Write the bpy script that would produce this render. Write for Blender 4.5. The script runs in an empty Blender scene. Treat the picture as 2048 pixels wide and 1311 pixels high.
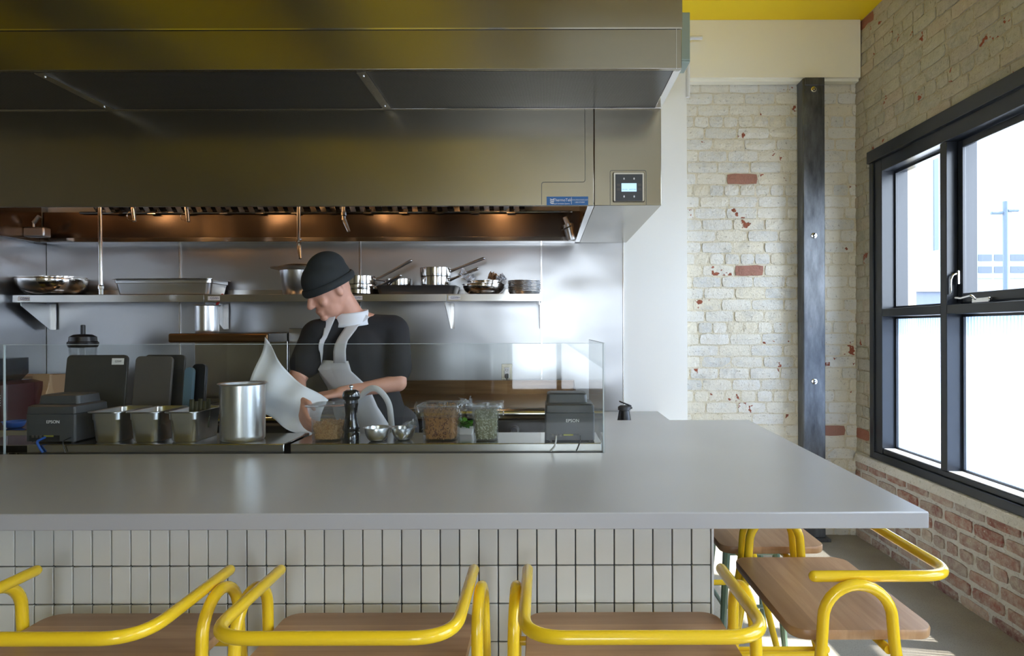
import bpy, bmesh, math, random
from mathutils import Vector, Matrix, noise
R = math.radians
PI = math.pi
random.seed(7)
sc = bpy.context.scene
C = sc.collection
# ------------------------------------------------------------------ camera, light, exposure
FPX, VX, VY, CZ = 1250.0, 1090.0, 658.0, 1.375          # focal length in pixels, vanishing point, eye height
cam = bpy.data.objects.new('camera', bpy.data.cameras.new('camera')); C.objects.link(cam)
cam.data.sensor_width = 36; cam.data.lens = FPX/2048*36
cam.data.shift_x = -(VX-1024)/2048; cam.data.shift_y = (VY-655.5)/2048
cam.data.clip_start = 0.05; cam.data.clip_end = 500
cam.location = (0, 0, CZ); cam.rotation_euler = (R(90), R(0.15), 0)
sc.camera = cam
sc.view_settings.view_transform = 'Standard'; sc.view_settings.look = 'None'
sc.view_settings.gamma = 1; sc.view_settings.use_curve_mapping = False
sc.view_settings.exposure = 1.42
sc.cycles.max_bounces = 10; sc.cycles.diffuse_bounces = 6; sc.cycles.glossy_bounces = 6
sc.cycles.transparent_max_bounces = 16; sc.cycles.sample_clamp_indirect = 2.5; sc.cycles.use_adaptive_sampling = False
w = bpy.data.worlds.new('sky'); sc.world = w; w.use_nodes = True
bgn = w.node_tree.nodes['Background']
bgn.inputs[0].default_value = (0.80, 0.89, 1.0, 1); bgn.inputs[1].default_value = 5.0
sun = bpy.data.objects.new('sun', bpy.data.lights.new('sun', 'SUN')); C.objects.link(sun)
sun.data.energy = 10; sun.data.angle = R(1.0); sun.data.color = (1, .95, .86)
sd = Vector((-math.cos(R(60))*.985, math.cos(R(60))*.17, -math.sin(R(60))))   # travel direction of the sunlight
sun.rotation_euler = sd.to_track_quat('-Z', 'Y').to_euler()
WINS = [(2.04, 3.973), (-.75, 1.45), (-3.6, -1.6)]       # window openings in the right wall (y from, to)
for y0, y1 in WINS:
    p = bpy.data.lights.new('window_portal', 'AREA'); p.shape = 'RECTANGLE'; p.size = 1.9; p.size_y = y1-y0
    p.cycles.is_portal = True
    po = bpy.data.objects.new('window_portal', p); C.objects.link(po)
    po.location = (2.45, (y0+y1)/2, 1.52); po.rotation_euler = (0, R(90), 0)
p = bpy.data.lights.new('window_portal', 'AREA'); p.shape = 'RECTANGLE'; p.size = 1.6; p.size_y = 2.3
p.cycles.is_portal = True
po = bpy.data.objects.new('window_portal', p); C.objects.link(po)
po.location = (.2, -5.7, 1.5); po.rotation_euler = (R(90), 0, 0)

# ------------------------------------------------------------------ helpers
def at(px, py, D):
    s = FPX/D
    return Vector(((px-VX)/s, D, CZ-(py-VY)/s))
def thing(name, label, cat, loc=(0, 0, 0), rotz=0, group=None):
    o = bpy.data.objects.new(name, None); C.objects.link(o)
    o.empty_display_size = .05
    o.location = loc; o.rotation_euler = (0, 0, rotz); o['label'] = label; o['category'] = cat
    if group: o['group'] = group
    return o
def tag(o, label, cat, group=None, kind=None):
    o['label'] = label; o['category'] = cat
    if group: o['group'] = group
    if kind: o['kind'] = kind
    return o
def obj(name, bm, m, parent=None, smooth=False, bevel=0, world=False, seg=2, loc=None):
    me = bpy.data.meshes.new(name)
    bmesh.ops.recalc_face_normals(bm, faces=bm.faces[:])
    if world and parent is not None: bmesh.ops.translate(bm, vec=-Vector(parent.location), verts=bm.verts[:])
    if loc is not None: bmesh.ops.translate(bm, vec=-Vector(loc), verts=bm.verts[:])
    bm.to_mesh(me); bm.free()
    o = bpy.data.objects.new(name, me); C.objects.link(o)
    if loc is not None: o.location = loc
    for mm in (m if isinstance(m, (list, tuple)) else [m]): me.materials.append(mm)
    if parent is not None: o.parent = parent
    if smooth:
        me.polygons.foreach_set('use_smooth', [True]*len(me.polygons))
        me.set_sharp_from_angle(angle=R(40))
    if bevel:
        b = o.modifiers.new('bevel', 'BEVEL'); b.width = bevel; b.segments = seg; b.limit_method = 'ANGLE'; b.angle_limit = R(40)
        me.polygons.foreach_set('use_smooth', [True]*len(me.polygons)); me.set_sharp_from_angle(angle=R(40))
        b.harden_normals = False
    return o
def struct(name, bm, m, **k):
    o = obj(name, bm, m, **k); o['kind'] = 'structure'; return o
def NB(): return bmesh.new()
def box(bm, x0, y0, z0, x1, y1, z1, M=None, mi=0):
    if x0 > x1: x0, x1 = x1, x0
    if y0 > y1: y0, y1 = y1, y0
    if z0 > z1: z0, z1 = z1, z0
    vs = [bm.verts.new((x, y, z)) for x in (x0, x1) for y in (y0, y1) for z in (z0, z1)]
    fs = [bm.faces.new([vs[i] for i in q]) for q in ((0, 1, 3, 2), (4, 6, 7, 5), (0, 4, 5, 1), (2, 3, 7, 6), (0, 2, 6, 4), (1, 5, 7, 3))]
    for f in fs: f.material_index = mi
    if M is not None: bmesh.ops.transform(bm, matrix=M, verts=vs)
    return fs
def bxo(*a):
    bm = NB(); box(bm, *a); return bm
def prism(bm, pts, a0, a1, axis='z', mi=0):
    """polygon pts (2d) extruded between a0 and a1 along axis; for x: pts=(y,z); y: (x,z); z: (x,y)"""
    def mk(p, a): return {'x': (a, p[0], p[1]), 'y': (p[0], a, p[1]), 'z': (p[0], p[1], a)}[axis]
    A = [bm.verts.new(mk(p, a0)) for p in pts]; B = [bm.verts.new(mk(p, a1)) for p in pts]
    n = len(pts); fs = [bm.faces.new(A[::-1]), bm.faces.new(B)]
    for i in range(n): fs.append(bm.faces.new((A[i], A[(i+1) % n], B[(i+1) % n], B[i])))
    for f in fs: f.material_index = mi
    return A+B
def lathe(bm, prof, c=(0, 0, 0), seg=32, cap0=False, cap1=False, M=None, mi=0):
    rings = []; allv = []
    for r, z in prof:
        if r < 1e-6: v = [bm.verts.new((c[0], c[1], c[2]+z))]
        else: v = [bm.verts.new((c[0]+r*math.cos(2*PI*i/seg), c[1]+r*math.sin(2*PI*i/seg), c[2]+z)) for i in range(seg)]
        rings.append(v); allv += v
    for a, b in zip(rings, rings[1:]):
        for i in range(seg):
            j = (i+1) % seg
            if len(a) == 1 and len(b) == 1: continue
            q = (a[0], b[j], b[i]) if len(a) == 1 else ((a[i], a[j], b[0]) if len(b) == 1 else (a[i], a[j], b[j], b[i]))
            bm.faces.new(q).material_index = mi
    if cap0 and len(rings[0]) > 1: bm.faces.new(rings[0][::-1]).material_index = mi
    if cap1 and len(rings[-1]) > 1: bm.faces.new(rings[-1]).material_index = mi
    if M is not None: bmesh.ops.transform(bm, matrix=M, verts=allv)
    return allv
def fillet(pts, rad, n=6):
    """round the corners of a polyline"""
    pts = [Vector(p) for p in pts]; out = [pts[0]]
    rs = rad if isinstance(rad, (list, tuple)) else [rad]*(len(pts)-2)
    for i in range(1, len(pts)-1):
        a, b, c = pts[i-1], pts[i], pts[i+1]
        u = (a-b).normalized(); v = (c-b).normalized()
        ang = u.angle(v)
        d = min(rs[i-1]/max(math.tan(ang/2), 1e-4), (a-b).length*.499, (c-b).length*.499)
        p0 = b+u*d; p2 = b+v*d
        for k in range(n+1):
            t = k/n
            out.append(p0*(1-t)**2+b*2*t*(1-t)+p2*t*t)
    out.append(pts[-1]); return out
def tube(bm, pts, r, seg=12, cap='flat', mi=0, sx=1.0):
    pts = [Vector(p) for p in pts]
    q = [pts[0]]
    for p in pts[1:]:
        if (p-q[-1]).length > 1e-5: q.append(p)
    pts = q; n = len(pts)
    rr = r if isinstance(r, (list, tuple)) else [r]*n
    T = [((pts[min(i+1, n-1)]-pts[max(i-1, 0)])).normalized() for i in range(n)]
    up = Vector((0, 0, 1)) if abs(T[0].z) < .9 else Vector((1, 0, 0))
    N = T[0].cross(up).normalized(); rings = []
    if cap == 'round':
        P2, R2, T2 = [], [], []
        for k in (3, 2, 1): a = k*PI/6; P2.append(pts[0]-T[0]*rr[0]*math.sin(a)); R2.append(rr[0]*max(math.cos(a), .05)); T2.append(T[0])
        P3, R3, T3 = [], [], []
        for k in (1, 2, 3): a = k*PI/6; P3.append(pts[-1]+T[-1]*rr[-1]*math.sin(a)); R3.append(rr[-1]*max(math.cos(a), .05)); T3.append(T[-1])
        pts = P2+pts+P3; rr = R2+list(rr)+R3; T = T2+T+T3; n = len(pts)
    for i in range(n):
        N = (N-T[i]*N.dot(T[i])).normalized(); B = T[i].cross(N)
        rings.append([bm.verts.new(pts[i]+(N*math.cos(2*PI*k/seg)*sx+B*math.sin(2*PI*k/seg))*rr[i]) for k in range(seg)])
    for a, b in zip(rings, rings[1:]):
        for i in range(seg): bm.faces.new((a[i], a[(i+1) % seg], b[(i+1) % seg], b[i])).material_index = mi
    bm.faces.new(rings[0][::-1]).material_index = mi; bm.faces.new(rings[-1]).material_index = mi
def rr_ring(w, d, r, z, c=(0, 0), n=5):
    r = min(r, w/2-1e-4, d/2-1e-4); out = []
    for sx, sy, a0 in ((1, 1, 0), (-1, 1, 90), (-1, -1, 180), (1, -1, 270)):
        for k in range(n+1):
            a = R(a0+90*k/n); out.append(Vector((c[0]+sx*(w/2-r)+r*math.cos(a), c[1]+sy*(d/2-r)+r*math.sin(a), z)))
    return out
def loft(bm, rings, cap0=True, cap1=True, mi=0, M=None):
    vs = [[bm.verts.new(p) for p in r] for r in rings]
    for a, b in zip(vs, vs[1:]):
        n = len(a)
        for i in range(n): bm.faces.new((a[i], a[(i+1) % n], b[(i+1) % n], b[i])).material_index = mi
    if cap0: bm.faces.new(vs[0][::-1]).material_index = mi
    if cap1: bm.faces.new(vs[-1]).material_index = mi
    if M is not None: bmesh.ops.transform(bm, matrix=M, verts=[v for r in vs for v in r])
def sphere(bm, c, r, M=None, u=16, v=10):
    res = bmesh.ops.create_uvsphere(bm, u_segments=u, v_segments=v, radius=1)
    rr = r if isinstance(r, (list, tuple)) else (r, r, r)
    mat = Matrix.Translation(Vector(c)) @ (M if M is not None else Matrix.Identity(4)) @ Matrix.Diagonal((rr[0], rr[1], rr[2], 1))
    bmesh.ops.transform(bm, matrix=mat, verts=res['verts'])
def capsule(bm, p0, r0, p1, r1, seg=14):
    tube(bm, [p0, p1], [r0, r1], seg); sphere(bm, p0, r0); sphere(bm, p1, r1)
def text(name, s, size, m, parent, loc, rot, depth=.0004, align='CENTER', sx=1):
    cu = bpy.data.curves.new('t', 'FONT'); cu.body = s; cu.size = size; cu.align_x = align; cu.align_y = 'CENTER'; cu.extrude = depth
    t = bpy.data.objects.new('t', cu); C.objects.link(t)
    bpy.context.view_layer.update()
    me = bpy.data.meshes.new_from_object(t.evaluated_get(bpy.context.evaluated_depsgraph_get()))
    bpy.data.objects.remove(t); bpy.data.curves.remove(cu)
    me.materials.clear(); me.materials.append(m)
    o = bpy.data.objects.new(name, me); C.objects.link(o); o.parent = parent
    o.location = loc; o.rotation_euler = rot; o.scale = (sx, 1, 1)
    return o
def dup(root, loc, rotz, label, group=None, name=None):
    r = root.copy(); C.objects.link(r); r.location = loc; r.rotation_euler = (0, 0, rotz); r['label'] = label
    if group: r['group'] = group
    def rec(a, b):
        for ch in [o for o in bpy.data.objects if o.parent == a]:
            c = ch.copy(); C.objects.link(c); c.parent = b; rec(ch, c)
    rec(root, r); return r

# ------------------------------------------------------------------ materials
def mat(name, col=(.8, .8, .8), rough=.5, metal=0, spec=.5, coat=0, emit=None, es=1, sheen=0):
    m = bpy.data.materials.new(name); m.use_nodes = True
    b = m.node_tree.nodes['Principled BSDF']
    b.inputs['Base Color'].default_value = (*col, 1); b.inputs['Roughness'].default_value = rough
    b.inputs['Metallic'].default_value = metal; b.inputs['Specular IOR Level'].default_value = spec
    b.inputs['Coat Weight'].default_value = coat
    if emit: b.inputs['Emission Color'].default_value = (*emit, 1); b.inputs['Emission Strength'].default_value = es
    return m
class NT:
    def __init__(s, m): s.t = m.node_tree; s.b = s.t.nodes['Principled BSDF']
    def n(s, kind, **k):
        nd = s.t.nodes.new(kind)
        for a, v in k.items():
            if a.startswith('i_'):
                key = a[2:].replace('_', ' ')
                nd.inputs[int(key) if key.isdigit() else key].default_value = v
            else: setattr(nd, a, v)
        return nd
    def l(s, a, b): s.t.links.new(a, b)
    def coords(s, scale=(1, 1, 1), kind='Object'):
        tc = s.n('ShaderNodeTexCoord'); mp = s.n('ShaderNodeMapping'); mp.inputs['Scale'].default_value = scale
        s.l(tc.outputs[kind], mp.inputs[0]); return mp.outputs[0]
    def noise(s, vec, scale, detail=3, rough=.5):
        nd = s.n('ShaderNodeTexNoise', i_Scale=scale, i_Detail=detail, i_Roughness=rough); s.l(vec, nd.inputs['Vector']); return nd.outputs['Fac']
    def ramp(s, fac, stops):
        nd = s.n('ShaderNodeValToRGB'); e = nd.color_ramp.elements
        while len(e) < len(stops): e.new(.5)
        for x, (p, c) in zip(e, stops): x.position = p; x.color = (*c, 1) if len(c) == 3 else c
        s.l(fac, nd.inputs[0]); return nd.outputs[0]
    def mix(s, fac, a, b):
        nd = s.n('ShaderNodeMix', data_type='RGBA')
        for src, i in ((fac, 0), (a, 6), (b, 7)):
            if isinstance(src, (int, float)): nd.inputs[i].default_value = src
            elif isinstance(src, tuple): nd.inputs[i].default_value = (*src, 1)
            else: s.l(src, nd.inputs[i])
        return nd.outputs[2]
    def maprange(s, v, a, b, c, d):
        nd = s.n('ShaderNodeMapRange'); s.l(v, nd.inputs[0])
        for i, x in enumerate((a, b, c, d)): nd.inputs[i+1].default_value = x
        return nd.outputs[0]
    def bump(s, h, strength=.2, dist=.01):
        nd = s.n('ShaderNodeBump', i_Strength=strength, i_Distance=dist); s.l(h, nd.inputs['Height']); s.l(nd.outputs[0], s.b.inputs['Normal']); return nd
def steel(name, col=(.58, .57, .55), rough=.27, brush=(3, 3, 900), wav=.10, wdist=.05, aniso=0.0):
    """brushed stainless steel, slightly wavy sheet"""
    m = mat(name, col, rough, 1); t = NT(m)
    v = t.coords(brush); n = t.noise(v, 1.0, 3, .5)
    v3 = t.coords((1, 1, 1)); n3 = t.noise(v3, 5, 6, .7)
    c = t.mix(t.maprange(n3, .62, .85, 0, .25), col, tuple(x*.7 for x in col))
    t.l(c, t.b.inputs['Base Color'])
    v2 = t.coords((1.0, 1.0, 1.6)); n2 = t.noise(v2, 1.6, 1.5, .4)
    b1 = t.n('ShaderNodeBump', i_Strength=wav, i_Distance=wdist); t.l(n2, b1.inputs['Height'])
    t.l(b1.outputs[0], t.b.inputs['Normal'])
    if aniso:
        t.b.inputs['Anisotropic'].default_value = aniso
        tg = t.n('ShaderNodeTangent', direction_type='RADIAL', axis='Z'); t.l(tg.outputs[0], t.b.inputs['Tangent'])
    return m
M = {}
M['steel'] = steel('steel_sheet', rough=.24, wav=.35)
M['wallsteel'] = steel('steel_wall', col=(.46, .465, .475), rough=.30, wav=.40, brush=(3, 3, 1500), aniso=.4)
M['hoodsteel'] = steel('steel_hood', col=(.38, .35, .285), rough=.24, wav=.10, brush=(3, 3, 1500), aniso=.4)
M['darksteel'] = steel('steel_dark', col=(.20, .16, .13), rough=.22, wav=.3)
M['ledge'] = steel('steel_ledge', col=(.46, .45, .43), rough=.16, wav=.15)
M['pansteel'] = steel('steel_pan', col=(.70, .70, .69), rough=.29, wav=.05, brush=(3, 3, 60))
M['chrome'] = mat('chrome', (.75, .75, .75), .12, 1)
M['polished'] = mat('polished_steel', (.68, .66, .63), .13, 1)
M['rivet'] = mat('rivet', (.7, .7, .7), .25, 1)
M['aluminium'] = mat('aluminium', (.66, .66, .66), .35, 1)
M['roast'] = mat('dark_roasting_pan', (.16, .155, .15), .38, .85)
# concrete
m = M['concrete'] = mat('concrete', rough=.28, spec=.45); t = NT(m); v = t.coords()
n1 = t.noise(v, 1.6, 2, .4)
c = t.mix(t.maprange(n1, .3, .7, 0, 1), (.41, .405, .41), (.445, .44, .442))
t.l(c, t.b.inputs['Base Color'])
t.b.inputs['Roughness'].default_value = .27; 
# tile glaze
m = M['tile'] = mat('tile_glaze', (.74, .73, .67), .16); t = NT(m); v = t.coords()
at_ = t.n('ShaderNodeAttribute', attribute_name='bc'); n1 = t.noise(v, 12, 2)
c = t.mix(at_.outputs['Fac'], (.66, .66, .62), (.78, .77, .70)); t.l(c, t.b.inputs['Base Color']); t.bump(n1, .12, .004)
M['grout'] = mat('grout_dark', (.06, .065, .065), .8)
M['trim_white'] = mat('white_metal_trim', (.75, .76, .78), .35)
# wood seat
def wood(name, a, b, scale=1.0):
    m = mat(name, rough=.34); t = NT(m); v = t.coords((2.2*scale, 26*scale, 10))
    n1 = t.noise(v, 1.2, 5, .6)
    tc = t.n('ShaderNodeTexCoord'); sp = t.n('ShaderNodeSeparateXYZ'); t.l(tc.outputs['Object'], sp.inputs[0])
    mu = t.n('ShaderNodeMath', operation='MULTIPLY', i_1=1/.062); t.l(sp.outputs['Y'], mu.inputs[0])
    ad = t.n('ShaderNodeMath', operation='ADD', i_1=.35); t.l(mu.outputs[0], ad.inputs[0])
    fl = t.n('ShaderNodeMath', operation='FLOOR'); t.l(ad.outputs[0], fl.inputs[0])
    wn = t.n('ShaderNodeTexWhiteNoise', noise_dimensions='1D'); t.l(fl.outputs[0], wn.inputs['W'])
    c = t.mix(t.maprange(n1, .3, .7, 0, 1), a, b)
    c2 = t.mix(t.maprange(wn.outputs['Value'], 0, 1, 0, .55), c, tuple(x*.6 for x in a)); t.l(c2, t.b.inputs['Base Color'])
    t.bump(n1, .08, .002); return m
M['wood'] = wood('oak_wood', (.40, .215, .10), (.60, .37, .20))
M['board'] = wood('pale_board', (.5, .33, .18), (.6, .42, .25))
m = M['yellow'] = mat('yellow_powder_coat', (.96, .64, .022), .22, spec=.5, coat=.3)
M['ceiling'] = mat('yellow_ceiling_paint', (.98, .70, .008), .55)
M['white'] = mat('white_wall_paint', (.90, .90, .87), .6)
M['cream'] = mat('cream_wall_paint', (.88, .84, .70), .6)
M['black'] = mat('black_plastic', (.012, .012, .013), .3)
M['charcoal'] = mat('charcoal_plastic', (.055, .058, .062), .42)
M['board_dark'] = mat('charcoal_cutting_board', (.045, .043, .04), .5)
M['board_grey'] = mat('grey_cutting_board', (.10, .09, .082), .5)
M['board_blue'] = mat('blue_cutting_board', (.10, .17, .22), .5)
M['blackgloss'] = mat('black_lacquer', (.008, .008, .009), .12, coat=.6)
M['green'] = mat('green_metal', (.13, .20, .15), .3)
M['blue'] = mat('blue_plastic', (.02, .10, .42), .4)
M['red'] = mat('red_plastic', (.35, .02, .015), .35)
M['dred'] = mat('dark_red_enamel', (.05, .008, .012), .25)
M['kraft'] = mat('kraft_paper', (.42, .27, .15), .8)
M['paper'] = mat('white_paper', (.72, .74, .78), .8)
M['skin'] = mat('skin', (.60, .31, .22), .5)
M['shirt'] = mat('black_cotton', (.012, .012, .014), .85)
M['cap'] = mat('dark_knit', (.016, .020, .022), .85)
M['apron'] = mat('grey_white_apron', (.52, .52, .54), .85)
M['trouser'] = mat('dark_trousers', (.03, .03, .035), .85)
M['label_white'] = mat('white_label', (.8, .8, .8), .5)
M['label_ink'] = mat('dark_ink', (.03, .03, .06), .5)
M['label_blue'] = mat('blue_label', (.02, .13, .36), .4)
M['lcd'] = mat('lcd_screen', (.25, .42, .62), .2, emit=(.35, .55, .8), es=.55)
M['inkblue'] = mat('navy_ink', (.03, .06, .2), .5)
M['cable_white'] = mat('pale_cable', (.6, .58, .54), .5)
M['frame'] = mat('dark_window_paint', (.020, .024, .032), .30)
M['elec'] = mat('grey_green_enamel', (.26, .32, .28), .4)
M['eye'] = mat('eye', (.02, .015, .01), .2)
M['bulb'] = mat('warm_bulb', (1, .7, .4), .4, emit=(1, .55, .22), es=6)
M['leaf'] = mat('basil_leaf', (.07, .24, .02), .45)
M['nut'] = mat('roasted_nut', (.50, .30, .13), .55)
M['onion'] = mat('brown_flake', (.42, .20, .065), .6)
M['onion_dark'] = mat('dark_flake', (.12, .035, .015), .6)
M['seed'] = mat('seed_grey_green', (.30, .28, .16), .55)
M['seed_pale'] = mat('seed_pale', (.58, .56, .42), .55)
# black oxidised steel column
m = M['column'] = mat('raw_steel_column', (.05, .05, .055), .33, .75); t = NT(m); v = t.coords((1, 1, .25))
n1 = t.noise(v, 14, 5, .65); c = t.ramp(n1, [(.25, (.05, .052, .058)), (.55, (.15, .16, .175)), (.8, (.27, .285, .31))])
v3 = t.coords((1, 1, 1)); n3 = t.noise(v3, 28, 4, .7); c = t.mix(t.maprange(n3, .68, .75, 0, .6), c, (.30, .10, .04))
t.l(c, t.b.inputs['Base Color']); t.l(t.maprange(n1, .3, .7, .28, .5), t.b.inputs['Roughness']); t.bump(n1, .15, .003)
# griddle brown steel
m = M['griddle'] = mat('seasoned_steel', (.10, .055, .025), .28, .85); t = NT(m); v = t.coords((3, 3, 60)); n1 = t.noise(v, 1, 5, .6)
t.l(t.ramp(n1, [(.3, (.13, .07, .03)), (.6, (.19, .11, .05)), (.8, (.25, .16, .085))]), t.b.inputs['Base Color']); t.bump(n1, .1, .002)
# floor
m = M['floor'] = mat('ground_concrete', rough=.45); t = NT(m); v = t.coords(); n1 = t.noise(v, 2.5, 6, .65); n2 = t.noise(v, 160, 2, .6)
c = t.mix(t.maprange(n1, .3, .7, 0, 1), (.26, .235, .19), (.36, .335, .285)); c = t.mix(t.maprange(n2, .5, .75, 0, .6), c, (.12, .11, .09))
t.l(c, t.b.inputs['Base Color']); t.bump(n2, .1, .002)
# bricks
def brickmat(name, cols, red, redthr, dirt=(.2, .17, .12)):
    m = mat(name, rough=.78, spec=.25); t = NT(m); v = t.coords()
    a = t.n('ShaderNodeAttribute', attribute_name='bc'); sp = t.n('ShaderNodeSeparateColor'); t.l(a.outputs['Color'], sp.inputs[0])
    k = len(cols); c = t.ramp(sp.outputs[0], [(i/(k-1), x) for i, x in enumerate(cols)])
    n1 = t.noise(v, 22, 6, .7); c = t.mix(t.maprange(n1, .35, .70, 0, .8), c, (.76, .72, .62) if redthr < .786 else (.58, .54, .44))
    n2 = t.noise(v, 7, 5, .65); c = t.mix(t.maprange(n2, .55, .7, 0, .5), c, tuple(x*.72 for x in cols[0]))
    n3 = t.noise(v, 13, 3, .6)
    s_ = t.n('ShaderNodeMath', operation='ADD'); t.l(n3, s_.inputs[0])
    g = t.maprange(sp.outputs[1], 0, 1, -.2, .2); t.l(g, s_.inputs[1])
    c = t.mix(t.maprange(s_.outputs[0], redthr, redthr+.02, 0, 1), c, red)
    c = t.mix(t.maprange(sp.outputs[2], .986, .988, 0, .85 if redthr < .85 else 0), c, red)
    n4 = t.noise(v, 60, 4, .7); c = t.mix(t.maprange(n4, .60, .70, 0, .7), c, dirt)
    t.l(c, t.b.inputs['Base Color'])
    s2 = t.n('ShaderNodeMath', operation='ADD'); t.l(n1, s2.inputs[0]); t.l(n4, s2.inputs[1])
    t.bump(s2.outputs[0], .75, .008); return m
M['brick_back'] = brickmat('old_painted_brick', [(.66, .66, .63), (.80, .79, .75), (.74, .68, .53), (.80, .77, .68), (.62, .63, .62)], (.31, .095, .055), .785)
M['brick_side'] = brickmat('old_grey_brick', [(.42, .40, .31), (.50, .47, .37), (.40, .385, .33), (.52, .43, .33), (.46, .45, .36)], (.33, .09, .045), .79)
M['brick_red'] = brickmat('reclaimed_red_brick', [(.25, .055, .04), (.55, .46, .38), (.30, .08, .055), (.36, .27, .235), (.20, .07, .07), (.50, .36, .29), (.27, .06, .04)], (.25, .07, .05), .9, dirt=(.66, .62, .56))
def mortar(name, a, b):
    m = mat(name, rough=.9, spec=.2); t = NT(m); v = t.coords(); n1 = t.noise(v, 16, 6, .7); n2 = t.noise(v, 70, 4, .7)
    c = t.mix(t.maprange(n1, .35, .7, 0, 1), a, b); t.l(t.mix(t.maprange(n2, .58, .72, 0, .8), c, (.16, .13, .09)), t.b.inputs['Base Color']); t.bump(n2, .8, .01); return m
M['mortar'] = mortar('mortar_cream', (.68, .61, .45), (.74, .70, .60))
M['mortar_side'] = mortar('mortar_tan', (.42, .36, .25), (.55, .50, .38))
M['mortar_white'] = mortar('mortar_white', (.60, .57, .51), (.68, .66, .61))
M['plaster'] = mortar('plaster_sill', (.66, .63, .56), (.72, .70, .65))
# perforated hood panel
m = M['mesh'] = mat('perforated_steel', (.18, .18, .18), .35, .9); t = NT(m); v = t.coords((1, 1, 1))
vo = t.n('ShaderNodeTexVoronoi', i_Scale=190, i_Randomness=0.0); t.l(v, vo.inputs['Vector'])
f_ = t.maprange(vo.outputs['Distance'], .30, .36, 0, 1)
t.l(t.mix(f_, (.006, .006, .006), (.24, .24, .24)), t.b.inputs['Base Color']); t.bump(f_, .4, .001)
# clear things: see-through plus mirror reflection
def clear(name, tint=(1, 1, 1), ior=1.45, rough=.02, haze=0, hazecol=(.9, .95, 1), bumpy=None):
    m = bpy.data.materials.new(name); m.use_nodes = True; t = m.node_tree; t.nodes.clear()
    out = t.nodes.new('ShaderNodeOutputMaterial'); tr = t.nodes.new('ShaderNodeBsdfTransparent'); gl = t.nodes.new('ShaderNodeBsdfGlossy')
    mx = t.nodes.new('ShaderNodeMixShader'); fr = t.nodes.new('ShaderNodeFresnel'); fr.inputs[0].default_value = ior
    tr.inputs[0].default_value = (*tint, 1); gl.inputs['Roughness'].default_value = rough
    ge = t.nodes.new('ShaderNodeNewGeometry'); iv = t.nodes.new('ShaderNodeMath'); iv.operation = 'SUBTRACT'; iv.inputs[0].default_value = 1; t.links.new(ge.outputs['Backfacing'], iv.inputs[1])
    mu = t.nodes.new('ShaderNodeMath'); mu.operation = 'MULTIPLY'; t.links.new(fr.outputs[0], mu.inputs[0]); t.links.new(iv.outputs[0], mu.inputs[1])
    t.links.new(mu.outputs[0], mx.inputs[0]); src = tr.outputs[0]
    if haze:
        tl = t.nodes.new('ShaderNodeBsdfTranslucent'); tl.inputs[0].default_value = (*hazecol, 1); m2 = t.nodes.new('ShaderNodeMixShader'); m2.inputs[0].default_value = haze
        t.links.new(tr.outputs[0], m2.inputs[1]); t.links.new(tl.outputs[0], m2.inputs[2]); src = m2.outputs[0]
        if bumpy:
            tc = t.nodes.new('ShaderNodeTexCoord'); wv = t.nodes.new('ShaderNodeTexWave'); wv.bands_direction = 'Y'; wv.inputs['Scale'].default_value = bumpy
            t.links.new(tc.outputs['Object'], wv.inputs['Vector'])
            mr = t.nodes.new('ShaderNodeMapRange'); mr.inputs[3].default_value = haze*.15; mr.inputs[4].default_value = min(1, haze*1.25); t.links.new(wv.outputs['Fac'], mr.inputs[0]); t.links.new(mr.outputs[0], m2.inputs[0])
            bp = t.nodes.new('ShaderNodeBump'); bp.inputs['Strength'].default_value = .8; bp.inputs['Distance'].default_value = .004
            t.links.new(wv.outputs['Fac'], bp.inputs['Height']); t.links.new(bp.outputs[0], gl.inputs['Normal'])
    t.links.new(src, mx.inputs[1]); t.links.new(gl.outputs[0], mx.inputs[2]); t.links.new(mx.outputs[0], out.inputs[0])
    return m
M['glass'] = clear('guard_glass', (.97, .985, .98), 1.5)
M['winglass'] = clear('window_glass', (.96, .98, 1), 1.45)
M['reeded'] = clear('reeded_glass', (.97, .98, 1), 1.45, .15, haze=.75, hazecol=(.30, .38, .50), bumpy=14)
M['clear'] = clear('clear_plastic', (.93, .94, .94), 1.5, .05, haze=.10)
M['wrap'] = clear('cling_film', (.95, .96, .97), 1.75, .10, haze=.10)
M['smoke'] = clear('smoky_plastic', (.35, .37, .40), 1.5, .05, haze=.1, hazecol=(.4, .45, .5))
M['edge'] = mat('polished_glass_edge', (.50, .56, .56), .25)
# outdoors
M['tower'] = mat('tower_cladding', (.12, .14, .16), .8)
M['towerwin'] = mat('tower_windows', (.05, .072, .10), .6)
M['garage'] = mat('garage_concrete', (.12, .14, .16), .8)
M['garagedark'] = mat('garage_openings', (.04, .054, .08), .8)
M['lowwall'] = mat('low_building_wall', (.075, .09, .125), .8)
M['pole'] = mat('lamp_pole_paint', (.025, .045, .07), .6)
M['ground'] = mat('outdoor_paving', (.30, .31, .33), .8)

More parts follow.
